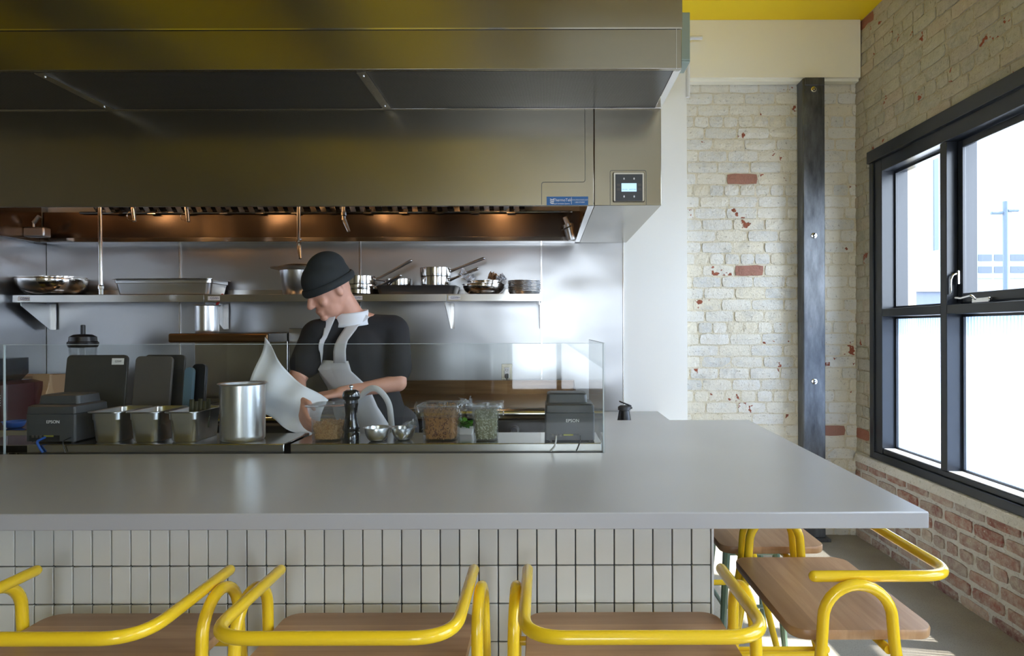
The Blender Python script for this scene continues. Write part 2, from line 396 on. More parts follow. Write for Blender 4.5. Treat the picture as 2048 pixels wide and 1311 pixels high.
# ------------------------------------------------------------------ room shell
X0, X1, Y0, Y1, ZC = -5.2, 2.076, -5.5, 4.17, 3.388
WX = 2.36
bm = NB(); box(bm, X0-.3, Y0-.3, -.12, WX, Y1+.25, 0); struct('floor', bm, M['floor'])
bm = NB(); box(bm, X0-.3, Y0-.3, ZC, WX, Y1+.25, ZC+.15); struct('ceiling', bm, M['ceiling'])
def bricks(bm, u0, u1, z0, z1, put, lay, holes=(), course=.0762, L=.205, gap=.009, hdr=6, off=0, proj=(.003, .010), clip=None, jit=.0025):
    """rows of individually shaped bricks; put(u, v(out), z) gives the position; colour attribute bc per brick"""
    nrow = int(math.ceil((z1-z0)/course))
    for k in range(nrow):
        za = z1-(k+1)*course+gap*.5; zb = z1-k*course-gap*.5
        if zb <= z0+.01: continue
        za = max(za, z0)
        LL = L*.5 if (k+off) % hdr == 3 else L
        u = u0-random.uniform(.3, .7)*LL if k % 2 else u0-random.uniform(0, .25)*LL
        while u < u1:
            ln = LL*random.uniform(.93, 1.06); a = max(u+gap*.5, u0); b = min(u+ln-gap*.5, u1); u += ln
            if b-a < .02: continue
            segs = [(a, b, za, zb)]
            for (ha, hb, hz0, hz1) in holes:
                new = []
                for (p, q, r_, s_) in segs:
                    if q <= ha or p >= hb or s_ <= hz0 or r_ >= hz1: new.append((p, q, r_, s_)); continue
                    if r_ < hz0-.02: new.append((p, q, r_, hz0))
                    elif s_ > hz1+.02: new.append((p, q, hz1, s_))
                    else:
                        if p < ha-.02: new.append((p, ha, r_, s_))
                        if q > hb+.02: new.append((hb, q, r_, s_))
                segs = new
            col = (random.random(), random.random()**1.0, random.random(), 1)
            for (p, q, r_, s_) in segs:
                pr = random.uniform(*proj); nx = 4; nz = 2; j = lambda m_=1: random.uniform(-jit, jit)*m_
                g = {}
                for i in range(nx+1):
                    for h in range(nz+1):
                        uu = p+(q-p)*i/nx; zz = r_+(s_-r_)*h/nz
                        edge = (i in (0, nx)) or (h in (0, nz)); corner = (i in (0, nx)) and (h in (0, nz))
                        du = j(); dz = j()
                        if corner: du += (.005 if i == 0 else -.005); dz += (.004 if h == 0 else -.004)
                        g[i, h] = bm.verts.new(put(uu+du, pr+j(.8)-(0.003 if edge else 0), zz+dz))
                        if edge: g['b', i, h] = bm.verts.new(put(uu+du*.3+(0 if not corner else 0), -.012, zz+dz*.3))
                fs = []
                for i in range(nx):
                    for h in range(nz): fs.append(bm.faces.new((g[i, h], g[i+1, h], g[i+1, h+1], g[i, h+1])))
                ring = [(i, 0) for i in range(nx)]+[(nx, h) for h in range(nz)]+[(i, nz) for i in range(nx, 0, -1)]+[(0, h) for h in range(nz, 0, -1)]
                for e in range(len(ring)):
                    A, B = ring[e], ring[(e+1) % len(ring)]
                    fs.append(bm.faces.new((g[A], g[B], g[('b',)+B], g[('b',)+A])))
                for f in fs:
                    f.smooth = False
                    for lp in f.loops: lp[lay] = col
# back wall: brick panel and mortar in one mesh, the rest plaster
bm = NB(); lay = bm.loops.layers.float_color.new('bc')
bricks(bm, .86, X1+.01, 0, 3.02, lambda u, v, z: (u, Y1-v, z), lay, hdr=6)
box(bm, .80, Y1, 0, WX, Y1+.25, ZC, mi=1)
box(bm, X0-.3, Y1, 0, .80, Y1+.25, ZC, mi=2)
struct('wall_back', bm, [M['brick_back'], M['mortar'], M['white']])
# right wall: old brick above, reclaimed brick under the windows
ZL, ZH = .558, 2.484
holes = [(a, b, ZL, ZH) for a, b in WINS]
bm = NB(); lay = bm.loops.layers.float_color.new('bc')
bricks(bm, .0, Y1, .54, ZC, lambda u, v, z: (X1-v, u, z), lay, holes=holes)
n_up = len(bm.faces)
def splitwall(bm, mi, z0, z1):
    ys = [Y0-.3]+[v for ab in sorted(WINS) for v in ab]+[Y1+.25]
    for i in range(0, len(ys), 2): box(bm, X1, ys[i], z0, WX, ys[i+1], z1, mi=mi)
splitwall(bm, 1, ZL, ZH); box(bm, X1, Y0-.3, ZH, WX, Y1+.25, ZC, mi=1); 
f0 = len(bm.faces)
bricks(bm, 1.0, Y1, 0.0, .522, lambda u, v, z: (X1-v, u, z), lay, proj=(.008, .013), jit=.003, gap=.022, course=.0775, L=.218, hdr=99)
bm.faces.ensure_lookup_table()
for f in bm.faces[f0:]: f.material_index = 2
box(bm, X1, Y0-.3, 0, WX, Y1+.25, ZL-.001, mi=3)
struct('wall_right', bm, [M['brick_side'], M['mortar_side'], M['brick_red'], M['mortar_white']])
bm = NB()
prism(bm, [(X1-.03, .50), (X1, .50), (X1, .557), (X1-.02, .550)], 1.9, Y1-.02, 'y')
struct('trim_1', bm, M['plaster'], bevel=.006)
bm = NB(); box(bm, X0-.3, Y0-.3, 0, X0, Y1+.25, ZC); struct('wall_left', bm, mat('wall_left_paint', (.30, .25, .15), .6))
# wall behind the camera with a shopfront opening
bm = NB(); box(bm, X0, Y0-.3, 0, -.6, Y0, ZC); box(bm, 1.0, Y0-.3, 0, X1, Y0, ZC); box(bm, -.6, Y0-.3, 0, 1.0, Y0, .35); box(bm, -.6, Y0-.3, 2.65, 1.0, Y0, ZC)
struct('wall_front', bm, M['cream'])
bm = NB()
for x in (-.6, .18, .92): box(bm, x, Y0-.16, .35, x+.08, Y0-.08, 2.65)
box(bm, -.6, Y0-.16, .35, 1.0, Y0-.08, .43); box(bm, -.6, Y0-.16, 2.57, 1.0, Y0-.08, 2.65)
struct('window_4', bm, M['frame'])
# drywall furring behind the range and the soffit over the brick
bm = NB(); box(bm, -3.24, 4.075, 0, at(1375, 0, 4.07).x, Y1-.001, ZC-.001); struct('wall_kitchen', bm, M['white'])
bm = NB(); box(bm, at(1375, 0, 4.07).x+.001, 4.075, 3.012, X1-.014, Y1-.001, ZC-.001); box(bm, at(1375, 0, 4.07).x+.001, 4.10, 2.995, X1-.014, Y1-.014, 3.012)
struct('trim_2', bm, M['cream'])
# unseen beams and duct box under the ceiling, added to band the hood's reflection
bm = NB(); box(bm, .03, -3.5, ZC-.35, 1.5, 1.4, ZC-.001); struct('trim_3', bm, M['cream'], bevel=.01)
bm = NB()
box(bm, -.33, -4.5, ZC-.20, -.25, 1.9, ZC-.001)
for x in (-1.30, -2.75, -4.1): box(bm, x-.10, -4.5, ZC-.26, x+.10, 1.9, ZC-.001)
struct('trim_4', bm, M['column'])
bm = NB()
for x in (-4.35, -3.45, -.85): box(bm, x-.17, -3.9, 0, x+.17, -3.6, ZC-.27)  # unseen dark posts, added to stripe the hood panel's reflection
struct('trim_5', bm, M['column'])
# ------------------------------------------------------------------ stainless wall cladding
XL = -3.24
seams = [at(p, 0, 4.07).x for p in (95, 362, 721, 1083, 1246)]
for i in range(4):
    bm = NB(); box(bm, seams[i]+.002, 4.062, .3, seams[i+1]-.002, 4.072, 1.945)
    o = struct('trim_%d' % (10+i), bm, M['wallsteel'], bevel=.0015)
bm = NB()
for s in seams[1:4]: box(bm, s-.006, 4.054, .3, s+.006, 4.0615, 1.94)
box(bm, seams[4]-.003, 4.056, .3, seams[4]+.004, 4.074, 1.94)
struct('trim_14', bm, M['steel'], bevel=.001)
bm = NB(); box(bm, XL-.02, 2.7, .3, XL, 4.06, 1.96); struct('trim_15', bm, M['wallsteel'])
bm = NB(); box(bm, XL-.12, 2.7, 0, XL-.021, 4.17, ZC-.001); struct('wall_kitchen_left', bm, M['white'])

# ------------------------------------------------------------------ window 1 (black steel frame in the right wall)
def window(n, y0, y1, mulls, vis):
    """frame between y0<y1; mulls: list of mullion (ya, yb)"""
    root = bpy.data.objects.new('window_%d' % n, None); C.objects.link(root); root.location = (X1, (y0+y1)/2, ZL); root['kind'] = 'structure'
    FI, FO = X1-.014, X1+.16
    bm = NB()
    # outer casing
    box(bm, FI-.010, y0-.01, ZH-.065, X1+.02, y1+.012, ZH+.01)
    box(bm, FI, y1-.045, ZL, X1+.02, y1, ZH-.066); box(bm, FI, y0, ZL, X1+.02, y0+.045, ZH-.066)
    box(bm, X1-.004, y1-.128, ZL+.02, FO, y1-.046, ZH-.066); box(bm, X1-.004, y0+.046, ZL+.02, FO, y0+.128, ZH-.066)
    box(bm, X1-.004, y0+.129, ZH-.143, FO, y1-.129, ZH-.067)
    box(bm, FI, y0+.046, ZL, FO, y1-.046, ZL+.045); box(bm, X1+.002, y0+.129, ZL+.046, FO, y1-.129, ZL+.075)
    for a, b in mulls: box(bm, X1-.002, a, ZL+.076, FO, b, ZH-.144)
    cuts = [y0+.128]+[v for ab in mulls for v in ab]+[y1-.128]
    zt0, zt1 = 1.448, 1.495
    for i in range(0, len(cuts), 2): box(bm, X1-.001, cuts[i]+.001, zt0, FO, cuts[i+1]-.001, zt1)
    obj('window_frame', bm, M['frame'], root, world=True, bevel=.003)
    for i in range(0, len(cuts), 2):
        a, b = cuts[i]+.002, cuts[i+1]-.002
        zb, ztp = ZL+.077, ZH-.145
        bm = NB(); g = .014
        for (c0, c1) in ((zb, zt0-.001), (zt1+.001, ztp)):      # glazing beads
            box(bm, X1+.075, a, c0, X1+.088, a+g, c1); box(bm, X1+.075, b-g, c0, X1+.088, b, c1)
            box(bm, X1+.075, a+g, c0, X1+.088, b-g, c0+g); box(bm, X1+.075, a+g, c1-g, X1+.088, b-g, c1)
        obj('glazing_bead', bm, M['frame'], root, world=True)
        bm = NB(); box(bm, X1+.006, a+.001, zb-.001, X1+.0745, b-.001, zb+.003); obj('sill_flashing', bm, M['trim_white'], root, world=True)
        bm = NB(); box(bm, X1+.090, a+.001, zb+.004, X1+.096, b-.001, zt0-.002); obj('reeded_pane', bm, M['reeded'], root, world=True)
        bm = NB(); box(bm, X1+.090, a+.001, zt1+.002, X1+.096, b-.001, ztp-.001); obj('clear_pane', bm, M['winglass'], root, world=True)
        if (i//2) % 2 == 1 or vis == 0 and i == 2:
            bm = NB(); s0, s1 = .052, .070; f = .036
            box(bm, X1+s0, a+.006, zt1+.012, X1+s1, a+.006+f, ztp-.006); box(bm, X1+s0, b-.006-f, zt1+.012, X1+s1, b-.006, ztp-.006)
            box(bm, X1+s0, a+.007+f, zt1+.012, X1+s1, b-.007-f, zt1+.012+f+.01); box(bm, X1+s0, a+.007+f, ztp-.006-f, X1+s1, b-.007-f, ztp-.006)
            obj('sash_frame', bm, M['frame'], root, world=True, bevel=.003)
            if vis:
                bm = NB(); yc = 3.05
                box(bm, X1+.030, yc-.085, zt1+.003, X1+.0505, yc+.035, zt1+.028)
                tube(bm, fillet([(X1+.030, yc+.01, zt1+.024), (X1+.018, yc+.02, zt1+.040), (X1+.010, yc+.085, zt1+.030), (X1+.004, yc+.115, zt1+.034)], .012), [.007]*2+[.0055]*14 if False else .006, 10, 'round')
                obj('crank_handle', bm, M['chrome'], root, world=True, bevel=.003)
                bm = NB()
                box(bm, X1+.036, b-.030, 1.60, X1+.0505, b-.012, 1.67)
                tube(bm, fillet([(X1+.040, b-.02, 1.655), (X1+.020, b-.018, 1.650), (X1+.012, b-.012, 1.625), (X1+.012, b-.010, 1.555)], .012), .006, 10, 'round')
                obj('latch_lever', bm, M['chrome'], root, world=True, bevel=.002)
    return root
window(1, WINS[0][0], WINS[0][1], [(2.60, 2.652), (3.228, 3.28)], 1)
window(2, WINS[1][0], WINS[1][1], [(-.12, -.07), (.55, .60)], 0)
window(3, WINS[2][0], WINS[2][1], [(-2.9, -2.85), (-2.1, -2.05)], 0)

# ------------------------------------------------------------------ steel column
cx0, cx1 = at(1607, 0, 4.06).x, at(1650, 0, 4.06).x
t_ = thing('steel_column', 'tall raw black steel channel column bolted to the pale brick wall', 'column', ((cx0+cx1)/2, 4.10, 0))
bm = NB(); box(bm, cx0, 4.055, 0.02, cx1, 4.064, 3.0); box(bm, cx0, 4.065, 0.02, cx0+.012, 4.155, 3.0); box(bm, cx1-.012, 4.065, 0.02, cx1, 4.155, 3.0)
obj('channel', bm, M['column'], t_, world=True, bevel=.004)
bm = NB(); box(bm, cx0-.02, 4.02, 0, cx1+.02, 4.156, .02); obj('base_plate', bm, M['column'], t_, world=True, bevel=.002)
obj('top_collar', bxo(cx0+.008, 4.046, 2.95, cx1-.004, 4.0548, 3.0), M['column'], t_, world=True, bevel=.003)
for y in (180, 472, 764):
    p = at(1629, y, 4.05); bm = NB()
    lathe(bm, [(.018, 0), (.018, .006), (.011, .008)], seg=20, M=Matrix.Translation((p.x, 4.056, p.z)) @ Matrix.Rotation(R(90), 4, 'X'))
    lathe(bm, [(.007, 0), (.007, .006), (0, .007)], seg=6, M=Matrix.Translation((p.x, 4.054, p.z)) @ Matrix.Rotation(R(90), 4, 'X'))
    lathe(bm, [(0, .001), (.0165, .001)], seg=20, M=Matrix.Translation((p.x, 4.0545, p.z)) @ Matrix.Rotation(R(90), 4, 'X'), mi=1)
    obj('bolt', bm, [M['chrome'], M['black']], t_, world=True)

# ------------------------------------------------------------------ outdoors
bm = NB(); box(bm, WX+.01, -80, -.25, 140, 160, -.05); struct('ground', bm, M['ground'])
p0 = at(1795, 0, 98)
t_ = thing('office_tower', 'tall pale office tower with blue vertical window bands outside the window', 'building', (p0.x+9, 104, -.05))
bm = NB(); box(bm, p0.x, 98, -.05, p0.x+18, 112, 75); obj('tower_wall', bm, M['tower'], t_, world=True)
for a, b in ((1817, 1825), (1868, 1877)):
    for k in range(2):
        bm = NB(); x0, x1 = at(a, 0, 98).x, at(b, 0, 98).x; box(bm, x0, 97.9, 8+k*22, x1, 97.99, 29+k*22); obj('window_band', bm, M['towerwin'], t_, world=True)
p0, p1 = at(1946, 500, 60), at(2120, 480, 60)
t_ = thing('parking_garage', 'white parking garage with rows of dark openings seen through the casement', 'building', ((p0.x+p1.x)/2, 62, -.05))
bm = NB(); box(bm, p0.x, 60, -.05, p1.x, 75, p0.z+.6); obj('garage_wall', bm, M['garage'], t_, world=True)
for r_ in range(4):
    for k in range(6):
        bm = NB(); x = p0.x+.5+k*1.55; z = p0.z-.75-r_*1.15; box(bm, x, 59.95, z-.38, x+1.3, 59.99, z+.22); obj('opening', bm, M['garagedark'], t_, world=True)
p0 = at(1803, 560, 40)
t_ = thing('low_building', 'low flat roofed building outside behind the fixed window pane', 'building', (p0.x+1.7, 42, -.05))
bm = NB(); box(bm, p0.x, 40, -.05, p0.x+8, 46, 3.7); obj('building_wall', bm, M['lowwall'], t_, world=True)
bm = NB(); box(bm, p0.x-.2, 39.8, 3.7, p0.x+8.2, 46.2, 4.5); obj('parapet', bm, M['garage'], t_, world=True)
p0 = at(2011, 405, 28)
t_ = thing('street_lamp', 'two armed blue grey street lamp in front of the parking garage', 'lamp post', (p0.x, 28, -.05))
bm = NB(); tube(bm, [(p0.x, 28, -.05), (p0.x, 28, p0.z)], .10, 10); obj('pole', bm, M['pole'], t_, world=True)
for s in (-1, 1):
    bm = NB(); box(bm, p0.x+s*.1, 27.95, p0.z-.52+s*.05, p0.x+s*.62, 28.1, p0.z-.40+s*.05); obj('lamp_head', bm, M['pole'], t_, world=True, bevel=.03)

# ------------------------------------------------------------------ bar
yb, rb = 1.632, FPX/1.632
xe = (1425-VX)/rb
t_ = thing('tiled_bar', 'low bar wall clad in stacked pale glazed tiles under the concrete top', 'counter', (-1.4, yb+.06, 0))
bm = NB(); box(bm, -3.4, yb+.002, 0, xe-.012, yb+.13, .909); box(bm, xe-.14, yb+.131, 0, xe-.012, 2.85, .909); obj('wall_core', bm, M['grout'], t_, world=True)
bm = NB(); lay = bm.loops.layers.float_color.new('bc')
tw, th, g = 38.55/rb, .0992, .0032
xr = (1419.5-VX)/rb; z1 = CZ-(1128.3-VY)/rb
for i in range(75):
    for k in range(-2, 9):
        xa = xr-(i+1)*tw+g/2; xb = xr-i*tw-g/2; zt = min(z1-k*th-g/2+th*0, .909); zb_ = z1-(k+1)*th+g/2
        if zb_ < 0.01: zb_ = 0.01
        if zt-zb_ < .01: continue
        fs = box(bm, xa, yb-.006+random.uniform(-.0006, .0006), zb_, xb, yb+.002, zt); c = random.random()
        for f in fs:
            for lp in f.loops: lp[lay] = (c, c, c, 1)
obj('tile_cladding', bm, M['tile'], t_, world=True, bevel=.0012, seg=1)
bm = NB(); box(bm, xr+.001, yb-.008, 0.0, xe, yb+.01, .909); obj('edge_trim', bm, M['trim_white'], t_, world=True, bevel=.001)
zt = CZ-.426; thk = .039
bm = NB(); prism(bm, [(-3.4, 1.451), (.891, 1.451), (.953, 2.926), (.202, 2.926), (.202, 2.156), (-3.4, 2.156)], zt-thk, zt, 'z')
tag(obj('countertop', bm, M['concrete'], bevel=.003, loc=(-.2, 1.8, zt-thk)), 'long smooth grey concrete bar top turning the corner toward the brick wall', 'countertop')
# lower side counter up to the back wall
zs = .842
t_ = thing('side_counter', 'lower grey worktop behind the bar running back to the white wall', 'counter', (.47, 3.5, 0))
bm = NB(); box(bm, .205, 2.95, zs-.03, .729, 4.05, zs); obj('worktop', bm, M['concrete'], t_, world=True, bevel=.002)
bm = NB(); box(bm, .225, 2.97, 0, .715, 4.05, zs-.031); obj('cabinet_body', bm, M['white'], t_, world=True)

# ------------------------------------------------------------------ glass guard
gy, gx, gz = 2.162, .199, 1.327
zb = zt+.001
def pane(name, label, x0, y0, x1, y1):
    t_ = thing(name, label, 'glass screen', ((x0+x1)/2, (y0+y1)/2, zb))
    bm = NB(); box(bm, x0, y0, zb, x1, y1, gz-.0015); obj('pane', bm, M['glass'], t_, world=True)
    bm = NB(); box(bm, x0, y0, gz-.0015, x1, y1, gz); obj('top_edge', bm, M['edge'], t_, world=True)
    return t_
xl = at(10, 0, 2.162).x
gl1 = pane('glass_screen', 'long clear glass guard along the back of the concrete bar', xl+.004, gy-.008, gx-.001, gy-.002)
bm = NB(); box(bm, xl+.0005, gy-.0085, zb, xl+.0035, gy-.0015, gz); obj('side_edge', bm, M['edge'], gl1, world=True)
pane('glass_screen', 'short clear glass panel at the far left end of the guard', -3.0, gy-.008, xl, gy-.002)
ge = pane('glass_screen', 'clear glass end panel beside the receipt printer nearest the brick wall', gx+.004, gy-.008, gx+.010, 2.9)
bm = NB(); box(bm, gx, gy-.009, zb, gx+.0035, gy-.001, gz); obj('side_edge', bm, M['edge'], ge, world=True)

# ------------------------------------------------------------------ steel pass shelves behind the bar
zl = .9785
for nm, a, b, lab in (('pass_shelf', -3.0+1.195, -.909, 'stainless pass shelf unit holding the small steel pans and the tall canister'),
                      ('pass_shelf', -.888, .196, 'stainless pass shelf unit holding the pepper mill and clear tubs')):
    t_ = thing(nm, lab, 'counter', ((a+b)/2, 2.3, 0), group='pass shelves behind the bar')
    bm = NB(); box(bm, a, 2.175, zl-.045, b, 2.41, zl); obj('shelf_top', bm, M['ledge'], t_, world=True, bevel=.003)
    bm = NB(); box(bm, a+.01, 2.185, 0.0, b-.01, 2.40, zl-.046); obj('cabinet_body', bm, M['steel'], t_, world=True, bevel=.003)

# ------------------------------------------------------------------ bar stools
def make_stool(label, loc, rz, group):
    t_ = thing('bar_stool', label, 'stool', loc, rz, group)
    sz = .675
    bm = NB()
    loft(bm, [rr_ring(.462, .333, .040, sz-.023, n=6), rr_ring(.466, .337, .042, sz-.020, n=6), rr_ring(.468, .338, .042, sz-.004, n=6), rr_ring(.464, .334, .040, sz, n=6)])
    obj('seat', bm, M['wood'], t_, smooth=True)
    r = .0128
    bm = NB()
    ya, ybk, z = .118, -.214, .800
    tube(bm, fillet([(-.232, ya, z), (-.232, ybk, z), (.232, ybk, z), (.232, ya, z)], .085, 10), r, 18, 'round')
    obj('armrest', bm, M['yellow'], t_, smooth=True)
    for s in (-1, 1):
        bm = NB()
        X = lambda zz: s*(.2565+.014*(1-min(zz, .79)/.79))
        arc = [(.030+.079*math.cos(a), .712+.078*math.sin(a)) for a in [PI*i/14 for i in range(15)]]
        path = fillet([(X(0), .215, .006), (X(.64), .114, .64), (X(.71), .109, .711)], .5, 8)+[(X(zz), yy, zz) for yy, zz in arc]+fillet([(X(.71), -.049, .711), (X(.64), -.054, .64), (X(0), -.215, .006)], .5, 8)
        tube(bm, path, r, 18)
        obj('leg', bm, M['yellow'], t_, smooth=True)
        bm = NB(); zf = .36; yf = .110+(.215-.110)*(1-zf/.66); yr = -.050-(.165)*(1-zf/.66)
        tube(bm, [(X(zf), yf, zf), (X(zf), yr, zf)], r*.8, 14); obj('side_stretcher', bm, M['yellow'], t_, smooth=True)
    bm = NB(); zf = .25; yf = .110+.105*(1-zf/.66); xx = .2565+.014*(1-zf/.79)
    tube(bm, [(-xx, yf, zf), (xx, yf, zf)], r*.8, 14); obj('footrest', bm, M['yellow'], t_, smooth=True)
    bm = NB()
    for yy in (.10, -.045): tube(bm, [(-.25, yy, sz-.037), (.25, yy, sz-.037)], r*.8, 12)
    obj('seat_rail', bm, M['yellow'], t_, smooth=True)
    return t_
G1 = 'yellow tube stools along the bar'
s1 = make_stool('wood seated yellow tube stool in front of the tiles, centre of three', (-.404, 1.380, 0), 0, G1)
dup(s1, (-.990, 1.380, 0), 0, 'wood seated yellow tube stool in front of the tiles, cut by the photo edge')
dup(s1, (.189, 1.380, 0), 0, 'wood seated yellow tube stool in front of the tiles by the bar corner')
dup(s1, (.742, 1.684, 0), R(90), 'yellow tube stool under the end overhang nearest the camera, turned sideways')
dup(s1, (.735, 2.240, 0), R(90), 'yellow tube stool deeper under the end overhang, mostly hidden by the top')
# green stool behind
t_ = thing('metal_stool', 'green pressed metal stool standing behind the yellow stools', 'stool', (.875, 2.765, 0))
bm = NB(); loft(bm, [rr_ring(.22, .22, .05, .565), rr_ring(.25, .25, .05, .575), rr_ring(.25, .25, .05, .602), rr_ring(.24, .24, .05, .610)]); obj('seat', bm, M['green'], t_, smooth=True)
for sx in (-1, 1):
    for sy in (-1, 1):
        bm = NB(); tube(bm, [(sx*.095, sy*.095, .567), (sx*.135, sy*.135, .0)], [.018, .013], 8); obj('leg', bm, M['green'], t_, smooth=True)
for zf in (.42, .20):
    q = .095+.040*(1-zf/.567)
    bm = NB()
    for i, (a, b) in enumerate((((-1, -1), (1, -1)), ((1, -1), (1, 1)), ((1, 1), (-1, 1)), ((-1, 1), (-1, -1)))):
        tube(bm, [(a[0]*q, a[1]*q, zf), (b[0]*q, b[1]*q, zf)], .009, 8)
    obj('brace', bm, M['green'], t_, smooth=True)

# ------------------------------------------------------------------ hood
HX0, HX1 = XL+.001, .530
hf, hm = 2.41, 2.84
zf0 = CZ+(VY-138)/(FPX/hf); zseam = CZ+(VY-57)/(FPX/hf); zp0, zp1 = 1.936, zf0+.006
t_ = hood = thing('exhaust_hood', 'large stainless kitchen exhaust hood spanning the cook line', 'exhaust hood', ((HX0+HX1)/2, 3.4, zp0))
bm = NB(); box(bm, -4.2, hf, zseam+.003, HX1+.003, hf+.02, ZC-.002); obj('upper_fascia', bm, M['hoodsteel'], t_, world=True, bevel=.001)
bm = NB(); box(bm, -4.2, hf-.004, zseam-.004, HX1, hf+.0, zseam+.002); box(bm, HX1-.022, hf-.0025, zf0, HX1-.020, hf-.0005, zseam-.004); obj('seam_strip', bm, M['polished'], t_, world=True)
bm = NB(); box(bm, -4.2, hf, zf0, HX1, hf+.02, zseam-.004); obj('lower_fascia', bm, M['hoodsteel'], t_, world=True, bevel=.002)
bm = NB(); box(bm, -4.2, hf+.021, zf0, HX1-.03, hm-.001, zf0+.006); obj('perforated_panel', bm, M['mesh'], t_, world=True)
bm = NB(); box(bm, HX1-.029, hf+.021, zf0-.001, HX1, hm, zf0+.008); box(bm, -4.2, hm-.010, zf0-.004, HX1, hm-.001, zf0-.0005); obj('panel_edge', bm, M['polished'], t_, world=True, bevel=.001)
for px in (62, 712):
    x = at(px, 0, hf).x
    bm = NB(); box(bm, x-.002, hf+.021, zf0-.005, x+.036, hm-.012, zf0-.0005)
    o = obj('panel_strap', bm, M['steel'], t_, world=True)
    for yy in (hf+.05, hm-.05):
        bm = NB(); sphere(bm, (x+.017, yy, zf0-.006), .005, u=10, v=6)
        ch = obj('screw', bm, M['chrome'], o, smooth=True); ch.location = -Vector(t_.location)
XC = .225                                                       # left side of the control cabinet
bm = NB(); box(bm, -4.2, hm, zp0, XC-.0015, hm+.012, zp1); obj('front_panel', bm, M['hoodsteel'], t_, world=True, bevel=.002)
cab = obj('control_cabinet', (lambda b: (box(b, XC+.0015, hm, zp0, HX1, 4.055, zp1), b)[1])(NB()), M['hoodsteel'], t_, world=True, bevel=.002)
bm = NB(); box(bm, -4.2, hm+.013, zf0+.008, HX1, 4.07, ZC-.003); box(bm, -4.2, hf+.021, zf0+.02, HX1, hm+.012, ZC-.003); obj('duct_enclosure', bm, M['steel'], t_, world=True)
bm = NB(); box(bm, XC-.03, hm+.013, zp0, XC, 4.03, zp0+.022); obj('inner_side_lip', bm, M['polished'], t_, world=True, bevel=.001)
# interior
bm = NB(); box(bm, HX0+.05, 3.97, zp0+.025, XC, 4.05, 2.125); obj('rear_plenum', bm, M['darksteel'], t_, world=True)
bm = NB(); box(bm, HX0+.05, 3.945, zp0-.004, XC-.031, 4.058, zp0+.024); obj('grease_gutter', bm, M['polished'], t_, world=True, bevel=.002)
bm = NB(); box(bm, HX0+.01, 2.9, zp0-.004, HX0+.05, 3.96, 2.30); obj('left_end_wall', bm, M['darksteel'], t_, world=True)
# baffle filters: slanted ribs with dark gaps
ang = R(48); FM = Matrix.Translation((0, 3.96, 2.128)) @ Matrix.Rotation(-ang+PI, 4, 'X')
x = HX0+.42; k = 0
bm = NB()
tube(bm, [(HX0+.3, 3.955, 2.118), (XC-.05, 3.955, 2.118)], .009, 8); obj('filter_trough', bm, M['polished'], t_, world=True, smooth=True)
nf = 6; fw = (XC-.35-(HX0+.40))/nf
for f in range(nf):
    bm = NB(); xa = HX0+.40+f*fw
    nb = 7
    for i in range(nb):
        u = xa+.008+i*(fw-.016)/nb
        w_ = (fw-.016)/nb*.56
        box(bm, u, -.62, -.012, u+w_, 0, 0, M=Matrix.Translation((0, 3.955, 2.128)) @ Matrix.Rotation(-R(42), 4, 'X'))
    box(bm, xa+.002, -.62, .012, xa+fw-.002, -.002, .016, M=Matrix.Translation((0, 3.955, 2.128)) @ Matrix.Rotation(-R(42), 4, 'X'), mi=1)
    for (ba, bb) in ((xa+.25*fw, xa+.25*fw+.05), (xa+.75*fw, xa+.75*fw+.05)): box(bm, ba, 3.93, 2.106, bb, 3.948, 2.111)
    obj('baffle_filter', bm, [M['polished'], M['black']], t_, world=True)
# inner seam outlines on the panel and cabinet
def outline(pts, y, r=.0012): 
    bm = NB(); tube(bm, [Vector(p) for p in pts], r, 5); return bm
P = lambda px, py: tuple(at(px, py, hm-.0006))
obj('access_outline', outline(fillet([P(1171, 215), P(1171, 364), P(1084, 364), P(1084, 409)], .012, 4), 0), M['board_grey'], t_, world=True, smooth=False)
obj('cabinet_outline', outline(fillet([P(1221, 410), P(1221, 341), P(1293, 341), P(1293, 410)], .01, 4), 0), M['board_grey'], t_, world=True)
# blue maker plate
a, b = at(1094, 393, hm-.002), at(1177, 410, hm-.002)
pl = tag_ = obj('maker_plate', bxo(a.x, hm-.003, b.z, b.x, hm-.0005, a.z), M['label_blue'], t_, world=True)
pw = b.x-a.x; off = -Vector(t_.location)
def wt(s, size, px, py, m, par, y, align='CENTER', sx=1):
    p = at(px, py, y); return text('lettering', s, size, m, par, Vector((p.x, y-.0008, p.z))+off, (R(90), 0, 0), .0003, align, sx)
wt('ThermoTek', .0185, 1125, 400.0, M['label_white'], pl, hm-.003, sx=.92)
wt('Heating & Ventilation Systems', .0075, 1121, 407, M['label_white'], pl, hm-.003, sx=.95)
wt('www.thermotek.com', .0088, 1160, 399.5, M['label_white'], pl, hm-.003)
wt('1.800.479.8089', .0075, 1160, 404.5, M['label_white'], pl, hm-.003)
bm = NB(); p = at(1143.2, 394.5, hm-.0035); q = at(1143.9, 408.5, hm); box(bm, p.x, hm-.0036, q.z, q.x, hm-.003, p.z)
for k in range(3):
    p = at(1100.5, 397+k*3.4, hm); bmv = [(p.x, p.z), (p.x+.010, p.z-.004), (p.x+.018, p.z-.003), (p.x+.018, p.z-.0075), (p.x+.010, p.z-.0085), (p.x+.001, p.z-.0045)]
    prism(bm, bmv, hm-.0036, hm-.003, 'y')
o = obj('plate_mark', bm, M['label_white'], pl, world=False); o.location = off
